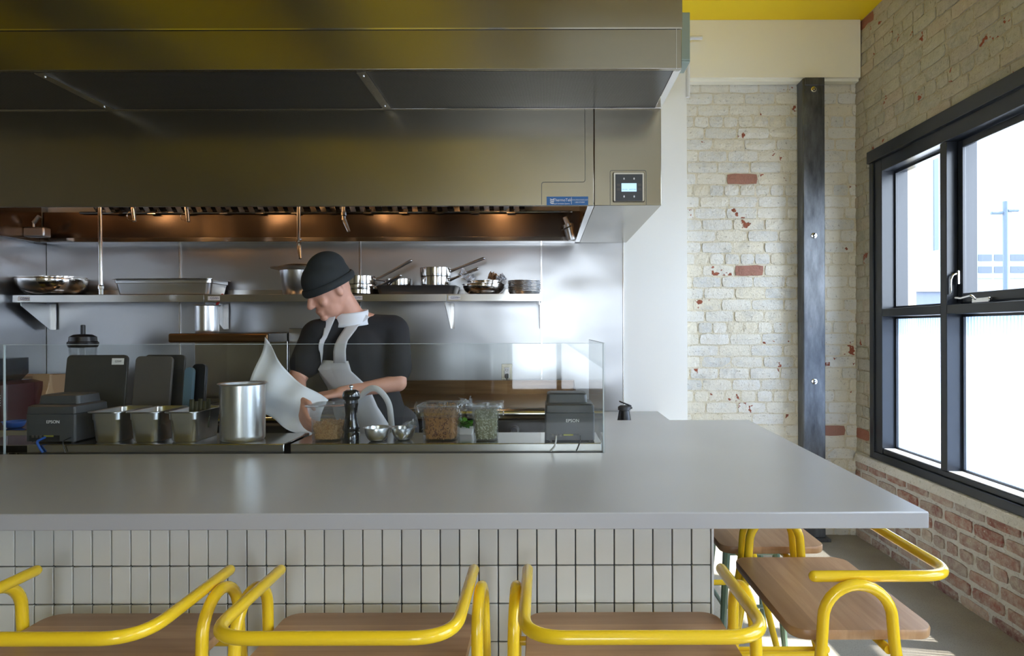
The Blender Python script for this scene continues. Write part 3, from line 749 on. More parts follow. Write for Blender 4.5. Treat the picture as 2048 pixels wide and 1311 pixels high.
# control display
a, b = at(1226, 345, hm), at(1290, 405, hm)
cp = obj('control_bezel', (lambda q: (loft(q, [rr_ring(b.x-a.x, a.z-b.z, .006, 0), rr_ring(b.x-a.x-.008, a.z-b.z-.008, .005, .010)], M=Matrix.Translation(((a.x+b.x)/2, hm-.001, (a.z+b.z)/2)) @ Matrix.Rotation(R(90), 4, 'X')), q)[1])(NB()), M['polished'], t_, world=True)
a, b = at(1231, 350, hm), at(1285, 403, hm)
fp = obj('control_face', bxo(a.x, hm-.013, b.z, b.x, hm-.0105, a.z), M['charcoal'], cp); fp.location = off
a, b = at(1243, 368, hm), at(1273, 384.5, hm)
sp = obj('screen', bxo(a.x, hm-.0136, b.z, b.x, hm-.013, a.z), M['lcd'], cp); sp.location = off
wt('FAN ON    LIGHTS ON', .0062, 1258, 379.5, M['inkblue'], sp, hm-.0136).location = Vector((at(1258, 0, hm).x, hm-.0143, at(0, 380.5, hm).z))
for px in (1248, 1268):
    for py in (359, 394.5):
        bm = NB(); sphere(bm, (at(px, 0, hm).x, hm-.0145, at(0, py, hm).z), (.0035, .0015, .005), u=10, v=6)
        o = obj('stud', bm, M['label_white'], cp, smooth=True); o.location = off
for px in (1237, 1279):
    for py in (371.5, 380):
        bm = NB(); q = at(px, py, hm); box(bm, q.x-.0075, hm-.0138, q.z-.006, q.x+.0075, hm-.0131, q.z+.006)
        o = obj('push_button', bm, M['board_grey'], cp, bevel=.001); o.location = off
# electrical box on the hood's end
a = at(1372, 25, 3.35); b = at(1382, 125, 3.35)
t_ = thing('electrical_box', 'narrow grey green electrical box beside the hood under the yellow ceiling', 'electrical box', ((.535+b.x)/2, 3.4, b.z))
obj('box_body', bxo(HX1+.0008, 3.35, b.z, b.x-.001, 3.5, a.z), M['elec'], t_, world=True, bevel=.003)
obj('box_door', bxo(HX1+.01, 3.34, b.z+.01, b.x-.004, 3.349, a.z-.01), M['elec'], t_, world=True, bevel=.002)
# white pipe on the drywall edge
a, b = at(1371, 190, 4.0), at(1383, 48, 4.0)
bm = NB(); tube(bm, fillet([(b.x-.012, 4.03, b.z-.46), (b.x-.012, 4.03, 3.25), (b.x+.08, 4.03, 3.25)], .03), .013, 12)
tag(obj('conduit', bm, M['trim_white'], smooth=True, loc=(b.x-.012, 4.03, b.z-.46)), 'short white conduit bending at the top corner of the white wall', 'pipe')
# hood lamps (warm, inside the canopy) with their light
for x in (-2.9, -2.05, -1.2, -.35):
    t_ = thing('hood_lamp', 'round warm lamp set up inside the exhaust hood', 'lamp', (x, 3.15, 2.37), group='lamps inside the hood')
    bm = NB(); lathe(bm, [(.06, 0), (.06, -.02), (.045, -.03), (.045, 0)], seg=20, cap0=True); obj('lamp_housing', bm, M['polished'], t_, smooth=True)
    bm = NB(); sphere(bm, (0, 0, -.045), (.036, .036, .045)); obj('bulb', bm, M['bulb'], t_, smooth=True)
    l = bpy.data.lights.new('hood_lamp_light', 'POINT'); l.energy = .35; l.color = (1, .55, .25); l.shadow_soft_size = .04
    lo = bpy.data.objects.new('hood_lamp_light', l); C.objects.link(lo); lo.parent = t_; lo.location = (0, 0, -.12)
# suppression nozzles hanging inside the hood
def nozzle(px, ybot, kind, lab, D=3.45):
    x = at(px, 0, D).x; zb = at(0, ybot, D).z; s = D/FPX
    t_ = thing('hood_nozzle', lab, 'nozzle', (x, D, zb), group='chrome nozzles under the hood')
    top = 2.36-zb
    if kind == 'long':
        bm = NB(); tube(bm, [(0, 0, top), (.010 if px < 300 else .004, 0, .052)], .0105, 14); obj('drop_pipe', bm, M['chrome'], t_, smooth=True)
        bm = NB(); x0 = .010 if px < 300 else .004; lathe(bm, [(.013, .052), (.015, .045), (.015, .030), (.011, .028), (.011, 0), (0, 0)], c=(x0, 0, 0), seg=8, cap0=True); obj('nozzle_tip', bm, M['chrome'], t_)
    else:
        e = {'bent': Vector((.032, 0, 0)), 'ring': Vector((.014, 0, 0)), 'drop': Vector((.012, 0, 0))}[kind]
        L = .075
        bm = NB(); tube(bm, [(0, 0, top), (0, 0, L+.02)], .0105, 14); obj('drop_pipe', bm, M['chrome'], t_, smooth=True)
        bm = NB(); lathe(bm, [(.014, L+.035), (.015, L+.03), (.015, L+.015), (.011, L+.010), (.011, L-.01)], seg=8, cap0=True, cap1=True); obj('hex_fitting', bm, M['chrome'], t_)
        bm = NB(); tube(bm, [(0, 0, L), e*.2+Vector((0, 0, L*.75)), e+Vector((0, -.01, 0))], [.010, .012, .009], 14); obj('nozzle_tip', bm, M['chrome'], t_, smooth=True)
        if kind == 'ring':
            bm = NB(); pts = [(-.012+.020*math.cos(a), -.004, .030+.022*math.sin(a)) for a in [2*PI*i/20 for i in range(20)]]; tube(bm, pts+[pts[0]], .0012, 5); obj('wire_ring', bm, M['chrome'], t_)
nozzle(199, 586, 'long', 'long chrome drop pipe hanging above the wide bowls on the shelf')
nozzle(267, 441, 'ring', 'short chrome nozzle with wire ring right beside the long drop pipe')
nozzle(374, 442, 'ring', 'short chrome nozzle with wire ring above the long steel pan')
nozzle(598, 516, 'drop', 'chrome pipe with angled tip hanging just above the lidded stock pot')
nozzle(688, 462, 'bent', 'short chrome nozzle with bent tip above the cook')
for px, pw_, lab, D in ((68, 22, 'grey metal detector box inside the hood by the side wall', 3.85), (1136, 14, 'angled round metal detector in the hood corner by the control cabinet', 3.8)):
    p = at(px, 462, D); t_ = thing('hood_detector', lab, 'detector', tuple(p))
    bm = NB()
    if px < 100: 
        box(bm, -.042, -.03, -.03, .085, .03, .03); obj('detector_body', bm, M['aluminium'], t_, bevel=.008)
        bm = NB(); tube(bm, [(.0, 0, .06), (.035, 0, .10)], .012, 12); tube(bm, [(.0, 0, .025), (.0, 0, .06)], .006, 8); obj('detector_tip', bm, M['aluminium'], t_, smooth=True)
    else:
        tube(bm, [(-.015, 0, .085), (.0, 0, .04)], .018, 14); tube(bm, [(.0, 0, .04), (.022, 0, -.055)], [.034, .026], 16); obj('detector_body', bm, M['aluminium'], t_, smooth=True)
        bm = NB(); box(bm, -.035, -.036, .012, .03, -.030, .020, M=Matrix.Rotation(R(-25), 4, 'Y')); obj('detector_clip', bm, M['chrome'], t_)

# ------------------------------------------------------------------ wall shelves
sy0, sy1 = 3.77, 4.05
zs0, zs1 = CZ+(VY-601.5)/(FPX/sy0), CZ+(VY-587)/(FPX/sy0)
cuts = [at(p, 0, sy0).x for p in (25, 408, 693, 893, 1083)]
SL = ['long stainless wall shelf carrying the wide bowls and the long pan', 'stainless wall shelf carrying the lidded stock pot', 'stainless wall shelf carrying the saucepans behind the cook', 'short stainless wall shelf carrying the bowls and stacked round pans']
for i in range(4):
    a, b = cuts[i]+.001, cuts[i+1]-.001
    t_ = thing('wall_shelf', SL[i], 'shelf', ((a+b)/2, 4.05, zs0), group='stainless shelves over the cook line')
    bm = NB(); box(bm, a, sy0+.002, zs1-.003, b, sy1, zs1); obj('shelf_board', bm, M['steel'], t_, world=True)
    bm = NB(); box(bm, a, sy0, zs0, b, sy0+.002, zs1); box(bm, a, sy0+.003, zs0, b, sy0+.025, zs0+.002); obj('front_lip', bm, M['steel'], t_, world=True, bevel=.0008)
    bm = NB(); box(bm, a, 4.048, zs1+.001, b, 4.052, zs1+.045); obj('upstand', bm, M['steel'], t_, world=True)
    # triangular bracket
    for bx in {0: [a+.025], 1: [at(453, 0, 4.06).x], 2: [], 3: [at(903, 0, 4.06).x, b-.012]}[i]:
        bm = NB(); prism(bm, [(sy0+.03, zs0-.001), (4.05, zs0-.001), (4.05, zs0-.165), (4.02, zs0-.165), (sy0+.03, zs0-.02)], bx-.0015, bx+.0015, 'x')
        box(bm, bx-.0015, 4.046, zs0-.165, bx+.02, 4.05, zs0-.001)
        obj('bracket', bm, M['steel'], t_, world=True)
    # stickers
    px = (36, 416, 701, 897)[i]; p, q = at(px, 587+3.2, sy0), at(px+24, 587+11.5, sy0)
    st = obj('sticker', bxo(p.x, sy0-.001, q.z, q.x, sy0-.0002, p.z), M['label_white'], t_, world=True)
    text('lettering', 'GSW', .020, M['inkblue'], st, Vector((p.x+.036, sy0-.0013, (p.z+q.z)/2))-Vector(t_.location), (R(90), 0, 0), .0002)
    text('lettering', 'NSF', .009, M['inkblue'], st, Vector((p.x+.062, sy0-.0013, (p.z+q.z)/2))-Vector(t_.location), (R(90), 0, 0), .0002)

# ------------------------------------------------------------------ cookware builders
def shell(prof_out, th=.0015):
    """closed profile from an outer one (r,z) bottom->rim"""
    inn = [(max(r-th, 0), z+(th if i == 0 else 0)) for i, (r, z) in enumerate(prof_out)]
    return prof_out+inn[::-1]
def bowl(r, h, loc, lab, m, group, flat=.45, cat='bowl'):
    prof = [(0, 0), (r*flat, 0)]+[(r*(flat+(1-flat)*math.sin(t*PI/2)), h*(1-math.cos(t*PI/2))) for t in (.2, .4, .6, .8, .95)]+[(r*.985, h)]
    prof2 = prof+[(r+.006, h+.001), (r+.006, h+.003), (r*.975, h+.002)]+[(q-.002, z+.002) for q, z in prof[::-1][1:-1]]+[(0, .002)]
    bm = NB(); lathe(bm, prof2, seg=40)
    o = obj('mixing_bowl', bm, m, smooth=True); o.location = loc; tag(o, lab, cat, group); return o
def rect_pan(name, w, d, h, loc, lab, cat, m, group=None, rim=.012, taper=.02, step=True, rz=0, r=.03):
    t_ = thing(name, lab, cat, loc, rz, group)
    t = .0012; rings = []
    a = [(w-2*rim-taper, d-2*rim-taper, r*.9, 0), (w-2*rim-taper*.7, d-2*rim-taper*.7, r, h*.06)]
    if step: a += [(w-2*rim-taper*.25, d-2*rim-taper*.25, r, h*.72), (w-2*rim-.001, d-2*rim-.001, r, h*.75), (w-2*rim, d-2*rim, r, h-.002)]
    else: a += [(w-2*rim, d-2*rim, r, h-.002)]
    a += [(w-2*rim+.003, d-2*rim+.003, r, h), (w, d, r+.006, h), (w, d, r+.006, h-.002), (w+.0, d+.0, r+.006, h+.0012), (w-2*rim+.001, d-2*rim+.001, r, h+.0012)]
    rings = [rr_ring(p, q, rr_, z) for p, q, rr_, z in a]
    inner = [rr_ring(p-2*t, q-2*t, rr_, z+t) for p, q, rr_, z in a[:-4][::-1]]
    bm = NB(); loft(bm, rings+inner); obj('pan_body', bm, m, t_, smooth=True)
    return t_
def saucepan(r, h, loc, ang, tilt, hl, lab, group='pans on the wall shelf', straight=True, m=None, name='saucepan'):
    t_ = thing(name, lab, 'pan', loc, ang, group)
    prof = [(0, 0), (r*(.94 if straight else .8), 0), (r*(.985 if straight else .9), h*.06), (r, h*.3 if straight else h*.6), (r, h), (r+.003, h+.001), (r+.003, h+.0025), (r-.002, h+.0015), (r-.002, h*.1), (r*.9, .003), (0, .003)]
    bm = NB(); lathe(bm, prof, seg=40); obj('pan_body', bm, m or M['polished'], t_, smooth=True)
    bm = NB(); a = R(tilt); pts = [(r+.001, 0, h*.72), (r+.02, 0, h*.72+.006)]+[(r+.02+hl*k/4*math.cos(a), 0, h*.72+.006+hl*k/4*math.sin(a)) for k in (1, 2, 3, 4)]
    tube(bm, pts, [.010, .008, .007, .008, .009, .009], 10, 'round', sx=1.5); obj('handle', bm, M['aluminium'], t_, smooth=True)
    bm = NB(); box(bm, r, -.024, h*.55, r+.004, .024, h*.88); obj('handle_plate', bm, m or M['polished'], t_, bevel=.004)
    bm = NB()
    for yy in (-.016, 0, .016): sphere(bm, (r+.005, yy, h*.70), (.0025, .004, .004), u=8, v=6)
    obj('rivet', bm, M['rivet'], t_, smooth=True)
    return t_
SZ = zs1+.0005
GS = 'cookware on the wall shelf'
ps = 3.90/FPX                                                    # metres per pixel at the shelf
P = lambda px, D=3.90: at(px, 0, D).x
bowl(.185, .105, (P(110, 3.9), 3.90-.02, SZ), 'widest polished mixing bowl at the side wall end of the shelf', M['polished'], GS)
bowl(.125, .088, (P(130, 3.9), 3.875, SZ+.024), 'smaller polished bowl nested inside the widest bowl', M['polished'], GS, flat=.4)
t_ = rect_pan('hotel_pan', .62, .26, .098, (P(345, 3.9), 3.905, SZ), 'long rectangular stainless hotel pan on the wall shelf', 'pan', M['pansteel'], GS, rim=.013, taper=.05)
# stock pot
t_ = thing('stock_pot', 'tapered steel stock pot with wide brim and domed lid on the shelf', 'pot', (P(603, 3.9), 3.90, SZ), group=GS)
rp = .128
bm = NB(); lathe(bm, shell([(0, 0), (.102, 0), (.108, .006), (.126, .150), (.130, .152)], .002), seg=48); obj('pot_body', bm, M['pansteel'], t_, smooth=True)
bm = NB(); lathe(bm, [(.0, .1525), (.135, .1525), (.178, .165), (.181, .170), (.177, .170), (.135, .158), (0, .158)], seg=48); obj('brim_dish', bm, M['pansteel'], t_, smooth=True)
bm = NB(); lathe(bm, [(.128, .1705), (.132, .176), (.118, .184), (.080, .193), (.03, .197), (0, .198)], seg=48, cap0=True); obj('lid', bm, M['polished'], t_, smooth=True)
for s in (-1, 1):
    bm = NB(); tube(bm, fillet([(-.03, -.118, .13), (-.03, -.150, .128), (.03, -.150, .128), (.03, -.118, .13)], .012), .004, 8); 
    bmesh.ops.rotate(bm, cent=(0, 0, 0), matrix=Matrix.Rotation(R(38 if s > 0 else 218), 3, 'Z'), verts=bm.verts[:]); obj('side_handle', bm, M['polished'], t_, smooth=True)
saucepan(.115, .058, (P(722), 3.88, SZ), R(-20), 22, .17, 'lowest saucepan under the pair beside the cook hat', straight=False)
saucepan(.105, .050, (P(722), 3.885, SZ+.062), R(-8), 27, .23, 'upper saucepan stacked with long raised handle beside the cook hat')
t_ = rect_pan('roasting_pan', .49, .26, .052, (P(838), 3.90, SZ), 'dark grey rectangular roasting pan carrying the saute pans', 'pan', M['roast'], GS, rim=.006, taper=.04, step=False)
RZ = SZ+.054
saucepan(.078, .042, (P(800), 3.89, RZ), R(-172), 8, .05, 'smallest saute pan resting on the roasting pan')
saucepan(.092, .055, (P(872), 3.90, RZ), R(-12), 20, .17, 'lower saute pan of the pair on the roasting pan')
saucepan(.096, .052, (P(872), 3.895, RZ+.058), R(-6), 20, .20, 'topmost saute pan stacked above the roasting pan')
bowl(.130, .062, (P(968), 3.895, SZ), 'wide low steel bowl with paper on the short shelf', M['polished'], GS, flat=.5)
bowl(.108, .060, (P(972), 3.90, SZ+.022), 'smaller steel bowl nested in the low bowl with paper', M['polished'], GS, flat=.5)
def crumple(name, loc, w_, h_, m, lab, cat, seed, rot=(0, 0, 0), amp=.02):
    bm = NB(); n = 12; g = []
    for i in range(n+1):
        for k in range(n+1):
            u = (i/n-.5)*w_; v = (k/n-.5)*h_; q = noise.noise(Vector((i*.45+seed, k*.45, seed)))*amp*2
            g.append(bm.verts.new((u, q, v+noise.noise(Vector((i*.6, seed, k*.3)))*amp)))
    for i in range(n):
        for k in range(n): bm.faces.new((g[i*(n+1)+k], g[(i+1)*(n+1)+k], g[(i+1)*(n+1)+k+1], g[i*(n+1)+k+1]))
    o = obj(name, bm, m, smooth=False); o.location = loc; o.rotation_euler = rot
    s = o.modifiers.new('thick', 'SOLIDIFY'); s.thickness = .0008; tag(o, lab, cat); return o
crumple('paper_sheet', (P(935), 3.86, SZ+.115), .10, .05, M['paper'], 'crumpled white paper sticking up from the low steel bowls', 'paper', 3, (R(10), R(35), R(10)))
crumple('paper_sheet', (P(1003), 3.87, SZ+.105), .05, .045, M['paper'], 'white paper corner at the rim of the low bowl near stacked pans', 'paper', 5, (R(10), R(-30), 0))
crumple('kraft_scrap', (P(985), 3.90, SZ+.115), .05, .04, M['kraft'], 'small brown paper scrap in the low steel bowls', 'paper', 8, (0, R(20), 0))
for k in range(8):
    bm = NB(); lathe(bm, shell([(0, 0), (.088, 0), (.098, .020), (.103, .021), (.103, .0225)], .001), seg=40)
    o = obj('cake_pan', bm, M['aluminium'], smooth=True); o.location = (P(1049)+random.uniform(-.001, .001), 3.90, SZ+k*.0092)
    tag(o, 'round aluminium pan in the stack at the end of the shelf', 'pan', 'stacked round aluminium pans')

# outlet
p = at(1013.5, 727, 4.055)
t_ = thing('wall_outlet', 'steel plated power outlet with black plug on the stainless wall', 'outlet', (p.x, 4.06, p.z-.057))
obj('cover_plate', (lambda b: (loft(b, [rr_ring(.070, .114, .003, 0), rr_ring(.067, .111, .003, .005)], M=Matrix.Translation((0, 0, 0)) @ Matrix.Rotation(R(90), 4, 'X')), b)[1])(NB()), M['hoodsteel'], t_, smooth=True)
obj('receptacle', bxo(-.0165, -.008, -.034, .0165, -.005, .034), M['label_white'], t_, bevel=.001)
bm = NB()
for x, z, w2, h2 in ((-.007, .018, .0012, .005), (.006, .018, .0012, .004), (0, .008, .002, .002)): box(bm, x-w2, -.0086, z-h2, x+w2, -.0079, z+h2)
obj('slot', bm, M['black'], t_)
bm = NB(); loft(bm, [rr_ring(.024, .034, .008, 0), rr_ring(.020, .030, .008, .02)], M=Matrix.Translation((0, -.008, -.022)) @ Matrix.Rotation(R(90), 4, 'X')); tube(bm, [(0, -.02, -.03), (0, -.018, -.10)], .004, 8); obj('plug', bm, M['black'], t_, smooth=True)

# ------------------------------------------------------------------ cook line appliances
def legs(root, x0, x1, y0, y1, h=.12):
    for x in (x0+.05, x1-.05):
        for y in (y0+.05, y1-.05):
            bm = NB(); lathe(bm, [(.02, h), (.02, .02), (.028, .012), (.028, 0)], c=(x, y, 0), seg=14, cap0=True, cap1=True); obj('leg', bm, M['polished'], root, world=True, smooth=True)
gx0, gx1 = -.985, .185
t_ = thing('flat_griddle', 'wide seasoned flat griddle with low splash guard on the cook line', 'griddle', ((gx0+gx1)/2, 3.6, 0))
obj('griddle_body', bxo(gx0, 3.28, .12, gx1, 4.02, .90), M['ledge'], t_, world=True, bevel=.004)
obj('cooking_plate', bxo(gx0+.004, 3.30, .901, gx1-.004, 3.985, .962), M['griddle'], t_, world=True, bevel=.003)
bm = NB(); box(bm, gx0, 3.986, .901, gx1, 4.02, 1.05)
for x in (gx0, gx1-.003): prism(bm, [(3.985, .963), (3.985, 1.05), (3.88, 1.03), (3.60, .97), (3.60, .963)], x, x+.003, 'x')
obj('splash_guard', bm, M['griddle'], t_, world=True, bevel=.001)
bm = NB(); tube(bm, [(gx0+.003, 3.262, .935), (gx1-.003, 3.262, .935)], .030, 20); obj('bull_nose', bm, M['polished'], t_, world=True, smooth=True)
for k in range(5):
    bm = NB(); x = gx0+.12+k*.235; lathe(bm, [(.026, 0), (.026, .006), (.018, .010), (.015, .03), (0, .031)], seg=20, M=Matrix.Translation((x, 3.279, .845)) @ Matrix.Rotation(R(90), 4, 'X')); obj('control_knob', bm, M['black'], t_, world=True, smooth=True)
legs(t_, gx0, gx1, 3.3, 4.0)
rx0, rx1 = -1.635, -1.005
t_ = thing('cooking_range', 'stainless range with tall plain backguard behind the cook', 'range', ((rx0+rx1)/2, 3.6, 0))
obj('range_body', bxo(rx0, 3.28, .12, rx1, 4.02, .93), M['steel'], t_, world=True, bevel=.004)
obj('backguard', bxo(rx0, 3.985, .931, rx1, 4.02, 1.385), M['steel'], t_, world=True, bevel=.003)
bm = NB(); tube(bm, [(rx0+.003, 3.262, .90), (rx1-.003, 3.262, .90)], .028, 20); obj('bull_nose', bm, M['polished'], t_, world=True, smooth=True)
for k in range(2):
    bm = NB(); box(bm, rx0+.03+k*.30, 3.34, .931, rx0+.30+k*.30, 3.90, .95)
    obj('grate', bm, M['black'], t_, world=True, bevel=.006)
for k in range(3):
    bm = NB(); x = rx0+.1+k*.2; lathe(bm, [(.026, 0), (.026, .006), (.018, .010), (.015, .03), (0, .031)], seg=20, M=Matrix.Translation((x, 3.279, .83)) @ Matrix.Rotation(R(90), 4, 'X')); obj('control_knob', bm, M['black'], t_, world=True, smooth=True)
legs(t_, rx0, rx1, 3.3, 4.0)
ax0, ax1 = -2.235, -1.642
t_ = thing('cooking_range', 'stainless range with a rounded high shelf left of the cook', 'range', ((ax0+ax1)/2, 3.6, 0))
obj('range_body', bxo(ax0, 3.28, .12, ax1, 4.02, .93), M['steel'], t_, world=True, bevel=.004)
obj('backguard', bxo(ax0, 3.985, .931, ax1, 4.02, 1.36), M['steel'], t_, world=True, bevel=.003)
zz0, zz1 = CZ-(683-VY)/(FPX/3.7), CZ-(664.5-VY)/(FPX/3.7)
bm = NB(); box(bm, ax0, 3.70, zz0, ax1, 3.984, zz1); obj('high_shelf', bm, M['griddle'], t_, world=True, bevel=.012, seg=4)
obj('shelf_end', bxo(ax1+.0005, 3.705, zz0+.002, ax1+.003, 3.98, zz1-.002), M['blackgloss'], t_, world=True)
bm = NB()
for k in range(2):
    bm = NB(); box(bm, ax0+.02+k*.285, 3.34, .931, ax0+.28+k*.285, 3.90, .95)
    obj('grate', bm, M['black'], t_, world=True, bevel=.006)
bm = NB(); tube(bm, [(ax0+.003, 3.262, .90), (ax1-.003, 3.262, .90)], .028, 20); obj('bull_nose', bm, M['polished'], t_, world=True, smooth=True)
legs(t_, ax0, ax1, 3.3, 4.0)
# canister on the high shelf with a red handled tool
def canister(r, h, loc, lab, group=None):
    t_ = thing('steel_canister', lab, 'canister', loc, 0, group)
    bm = NB(); lathe(bm, [(0, 0), (r*.93, 0), (r*.985, .006), (r, .02), (r, h-.004), (r+.008, h-.001), (r+.009, h+.001), (r+.006, h+.0025), (r-.002, h), (r-.002, .02), (r*.9, .004), (0, .004)], seg=56)
    obj('canister_body', bm, M['pansteel'], t_, smooth=True); return t_
p = at(414.5, 664, 3.80)
canister(.066, .168, (p.x, 3.80, zz1+.001), 'steel canister on the high shelf holding a red handled tool')
t_ = thing('spatula', 'red handled spatula leaning out of the canister on the high shelf', 'utensil', (p.x+.03, 3.80, zz1+.01))
bm = NB(); tube(bm, [(-.03, 0, 0), (.030, 0, .165)], .004, 8); obj('blade_shank', bm, M['chrome'], t_, smooth=True)
bm = NB(); tube(bm, [(.030, 0, .166), (.062, 0, .222)], [.008, .009], 10, 'round'); obj('handle', bm, M['red'], t_, smooth=True)

# ------------------------------------------------------------------ left work table with equipment
wt0, wt1 = XL+.01, -2.26
ztb = .905
t_ = thing('work_table', 'stainless work table in the far corner under the blender jar and grinder', 'table', ((wt0+wt1)/2, 3.5, 0))
obj('table_top', bxo(wt0, 2.95, ztb-.04, wt1, 4.04, ztb), M['ledge'], t_, world=True, bevel=.003)
legs(t_, wt0, wt1, 2.97, 4.02, ztb-.041)
obj('undershelf', bxo(wt0+.06, 3.05, .25, wt1-.06, 3.95, .27), M['steel'], t_, world=True)
ztp_ = .93
t_ = thing('prep_table', 'narrow stainless prep table behind the small pans holding the cutting boards', 'table', (-1.72, 2.54, 0))
obj('table_top', bxo(-2.28, 2.43, ztp_-.03, -1.16, 2.66, ztp_), M['ledge'], t_, world=True, bevel=.002)
legs(t_, -2.28, -1.16, 2.42, 2.67, ztp_-.031)
def board(name, px0, px1, ytop, D, lab, m, yaw, tilt=7, th=.012, extra=None):
    a, b = at(px0, ytop, D), at(px1, ytop, D); w_ = b.x-a.x; h_ = a.z-ztp_
    o = thing(name, lab, 'cutting board', ((a.x+b.x)/2, D+.05, ztp_+.002), R(yaw), 'cutting boards behind the small pans')
    bm = NB(); loft(bm, [rr_ring(w_, h_, .018, 0), rr_ring(w_, h_, .018, th)], M=Matrix.Rotation(R(-tilt), 4, 'X') @ Matrix.Translation((0, 0, h_/2)) @ Matrix.Rotation(R(90), 4, 'X'))
    q = obj('board_slab', bm, m, o, bevel=.002)
    if extra:
        bm = NB(); box(bm, w_/2-.062, -th-.001, h_-.04, w_/2-.014, -th, h_-.014, M=Matrix.Rotation(R(-tilt), 4, 'X')); st = obj('sticker', bm, M['label_white'], o)
        x = text('lettering', 'GSW', .012, M['label_ink'], o, (w_/2-.034, -th-.0015+.003, h_-.027), (R(90-tilt*1.0)-0, 0, 0), .0002); x.location = Matrix.Rotation(R(-tilt), 4, 'X') @ Vector((w_/2-.036, -th-.0018, h_-.027))
    return o
board('cutting_board', 105, 228, 709, 2.47, 'dark cutting board with a white sticker in the top corner', M['board_dark'], 2, extra=True)
board('cutting_board', 243, 322, 712, 2.47, 'worn grey brown cutting board standing in front', M['board_grey'], -3)
board('cutting_board', 262, 348, 709, 2.53, 'added dark slab standing in for the reflection beside the grey brown board', M['board_dark'], -3)  # a dark reflection built as an extra slab behind the grey brown board
board('cutting_board', 350, 368, 735, 2.50, 'narrow blue cutting board edge beside the dark slab', M['board_blue'], 0, th=.02)
board('cutting_board', 366, 394, 728, 2.54, 'black narrow board against the range beside the blue one', M['black'], 0, th=.02)
# blender jar behind
def jar(px, D, k, lab, m):
    p = at(px, 0, D); s = D/FPX; t_ = thing('blender_jar', lab, 'blender', (p.x, D, ztb+.001), group='blender jars on the work table')
    zz = lambda y: CZ-(y-VY)*s-ztb
    r0 = 25*s
    bm = NB(); lathe(bm, [(.06, 0), (.065, .01), (.065, .09), (.045, .12)], seg=24, cap0=True, cap1=True); obj('motor_base', bm, M['black'], t_, smooth=True)
    bm = NB(); lathe(bm, [(r0*.72, .122), (r0*.93, zz(690)), (r0*.90, zz(690)), (r0*.68, .126)], seg=28, cap0=True); obj('jug', bm, M['clear'] if k == 0 else M['smoke'], t_, smooth=True)
    bm = NB(); lathe(bm, [(r0*.97, zz(692)), (r0*1.06, zz(686)), (r0*1.06, zz(682)), (r0*.96, zz(680)), (r0*.92, zz(671)), (r0*.62, zz(666.5)), (r0*.17, zz(665.5)), (r0*.17, zz(648)), (r0*.12, zz(647)), (0, zz(647))], seg=32, cap0=True); obj('lid', bm, m, t_, smooth=True)
    for q in (.6, 2.2, 3.6, 5.2):
        bm = NB(); tube(bm, [(r0*.7*math.cos(q), r0*.7*math.sin(q), .13), (r0*.88*math.cos(q), r0*.88*math.sin(q), zz(692))], .006, 8); obj('jug_rib', bm, M['clear'], t_, smooth=True)
jar(166, 3.72, 0, 'black lidded clear blender jar behind the dark cutting board', M['black'])
# coffee grinder
p = at(8, 0, 3.2)
t_ = thing('coffee_grinder', 'dark red grinder with smoky hopper by the left edge of the photo', 'grinder', (p.x, 3.2, ztb+.001))
bm = NB(); loft(bm, [rr_ring(.22, .26, .03, 0), rr_ring(.22, .26, .03, .20), rr_ring(.16, .2, .03, .215)]); obj('grinder_body', bm, M['dred'], t_, smooth=True)
bm = NB(); loft(bm, [rr_ring(.11, .11, .02, .216), rr_ring(.15, .15, .02, .25), rr_ring(.15, .15, .02, .33)]); obj('hopper', bm, M['smoke'], t_, smooth=True)
bm = NB()
for i in range(2):
    for k in range(5): box(bm, .01+i*.05, -.1315, .10+k*.012, .045+i*.05, -.130, .104+k*.012)
obj('vent_grille', bm, M['aluminium'], t_)
bm = NB(); lathe(bm, [(.008, 0), (.008, .01), (0, .011)], seg=12, M=Matrix.Translation((0, -.13, .18)) @ Matrix.Rotation(R(90), 4, 'X')); obj('dial', bm, M['chrome'], t_, smooth=True)
# kraft bag and cardboard box
p = at(58, 0, 3.55)
t_ = thing('cardboard_box', 'brown cardboard box behind the dark red grinder', 'box', (p.x, 3.60, ztb+.001))
obj('box_body', bxo(-.11, -.08, 0, .11, .08, .215), M['kraft'], t_, bevel=.002)
bm = NB(); box(bm, -.11, -.082, .216, .11, -.002, .220, M=Matrix.Rotation(R(4), 4, 'X')); obj('flap', bm, M['kraft'], t_)
p = at(91, 0, 3.35)
t_ = thing('paper_bag', 'folded kraft paper bag standing between grinder and dark cutting board', 'bag', (p.x, 3.33, ztb+.001))
bm = NB(); loft(bm, [rr_ring(.078, .06, .004, 0), rr_ring(.08, .06, .004, .13), rr_ring(.085, .03, .004, .17), rr_ring(.088, .012, .003, .235)]); obj('bag_body', bm, M['board'], t_)
bm = NB(); box(bm, -.045, -.010, .19, .045, -.006, .238); obj('folded_top', bm, M['board'], t_, bevel=.001)
# blue bowl
p = at(14, 0, 2.98)
o = bowl(.045, .03, (p.x, 3.02, ztb+.001), 'small blue bowl at the front of the work table', M['blue'], None); o.name = 'blue_bowl'
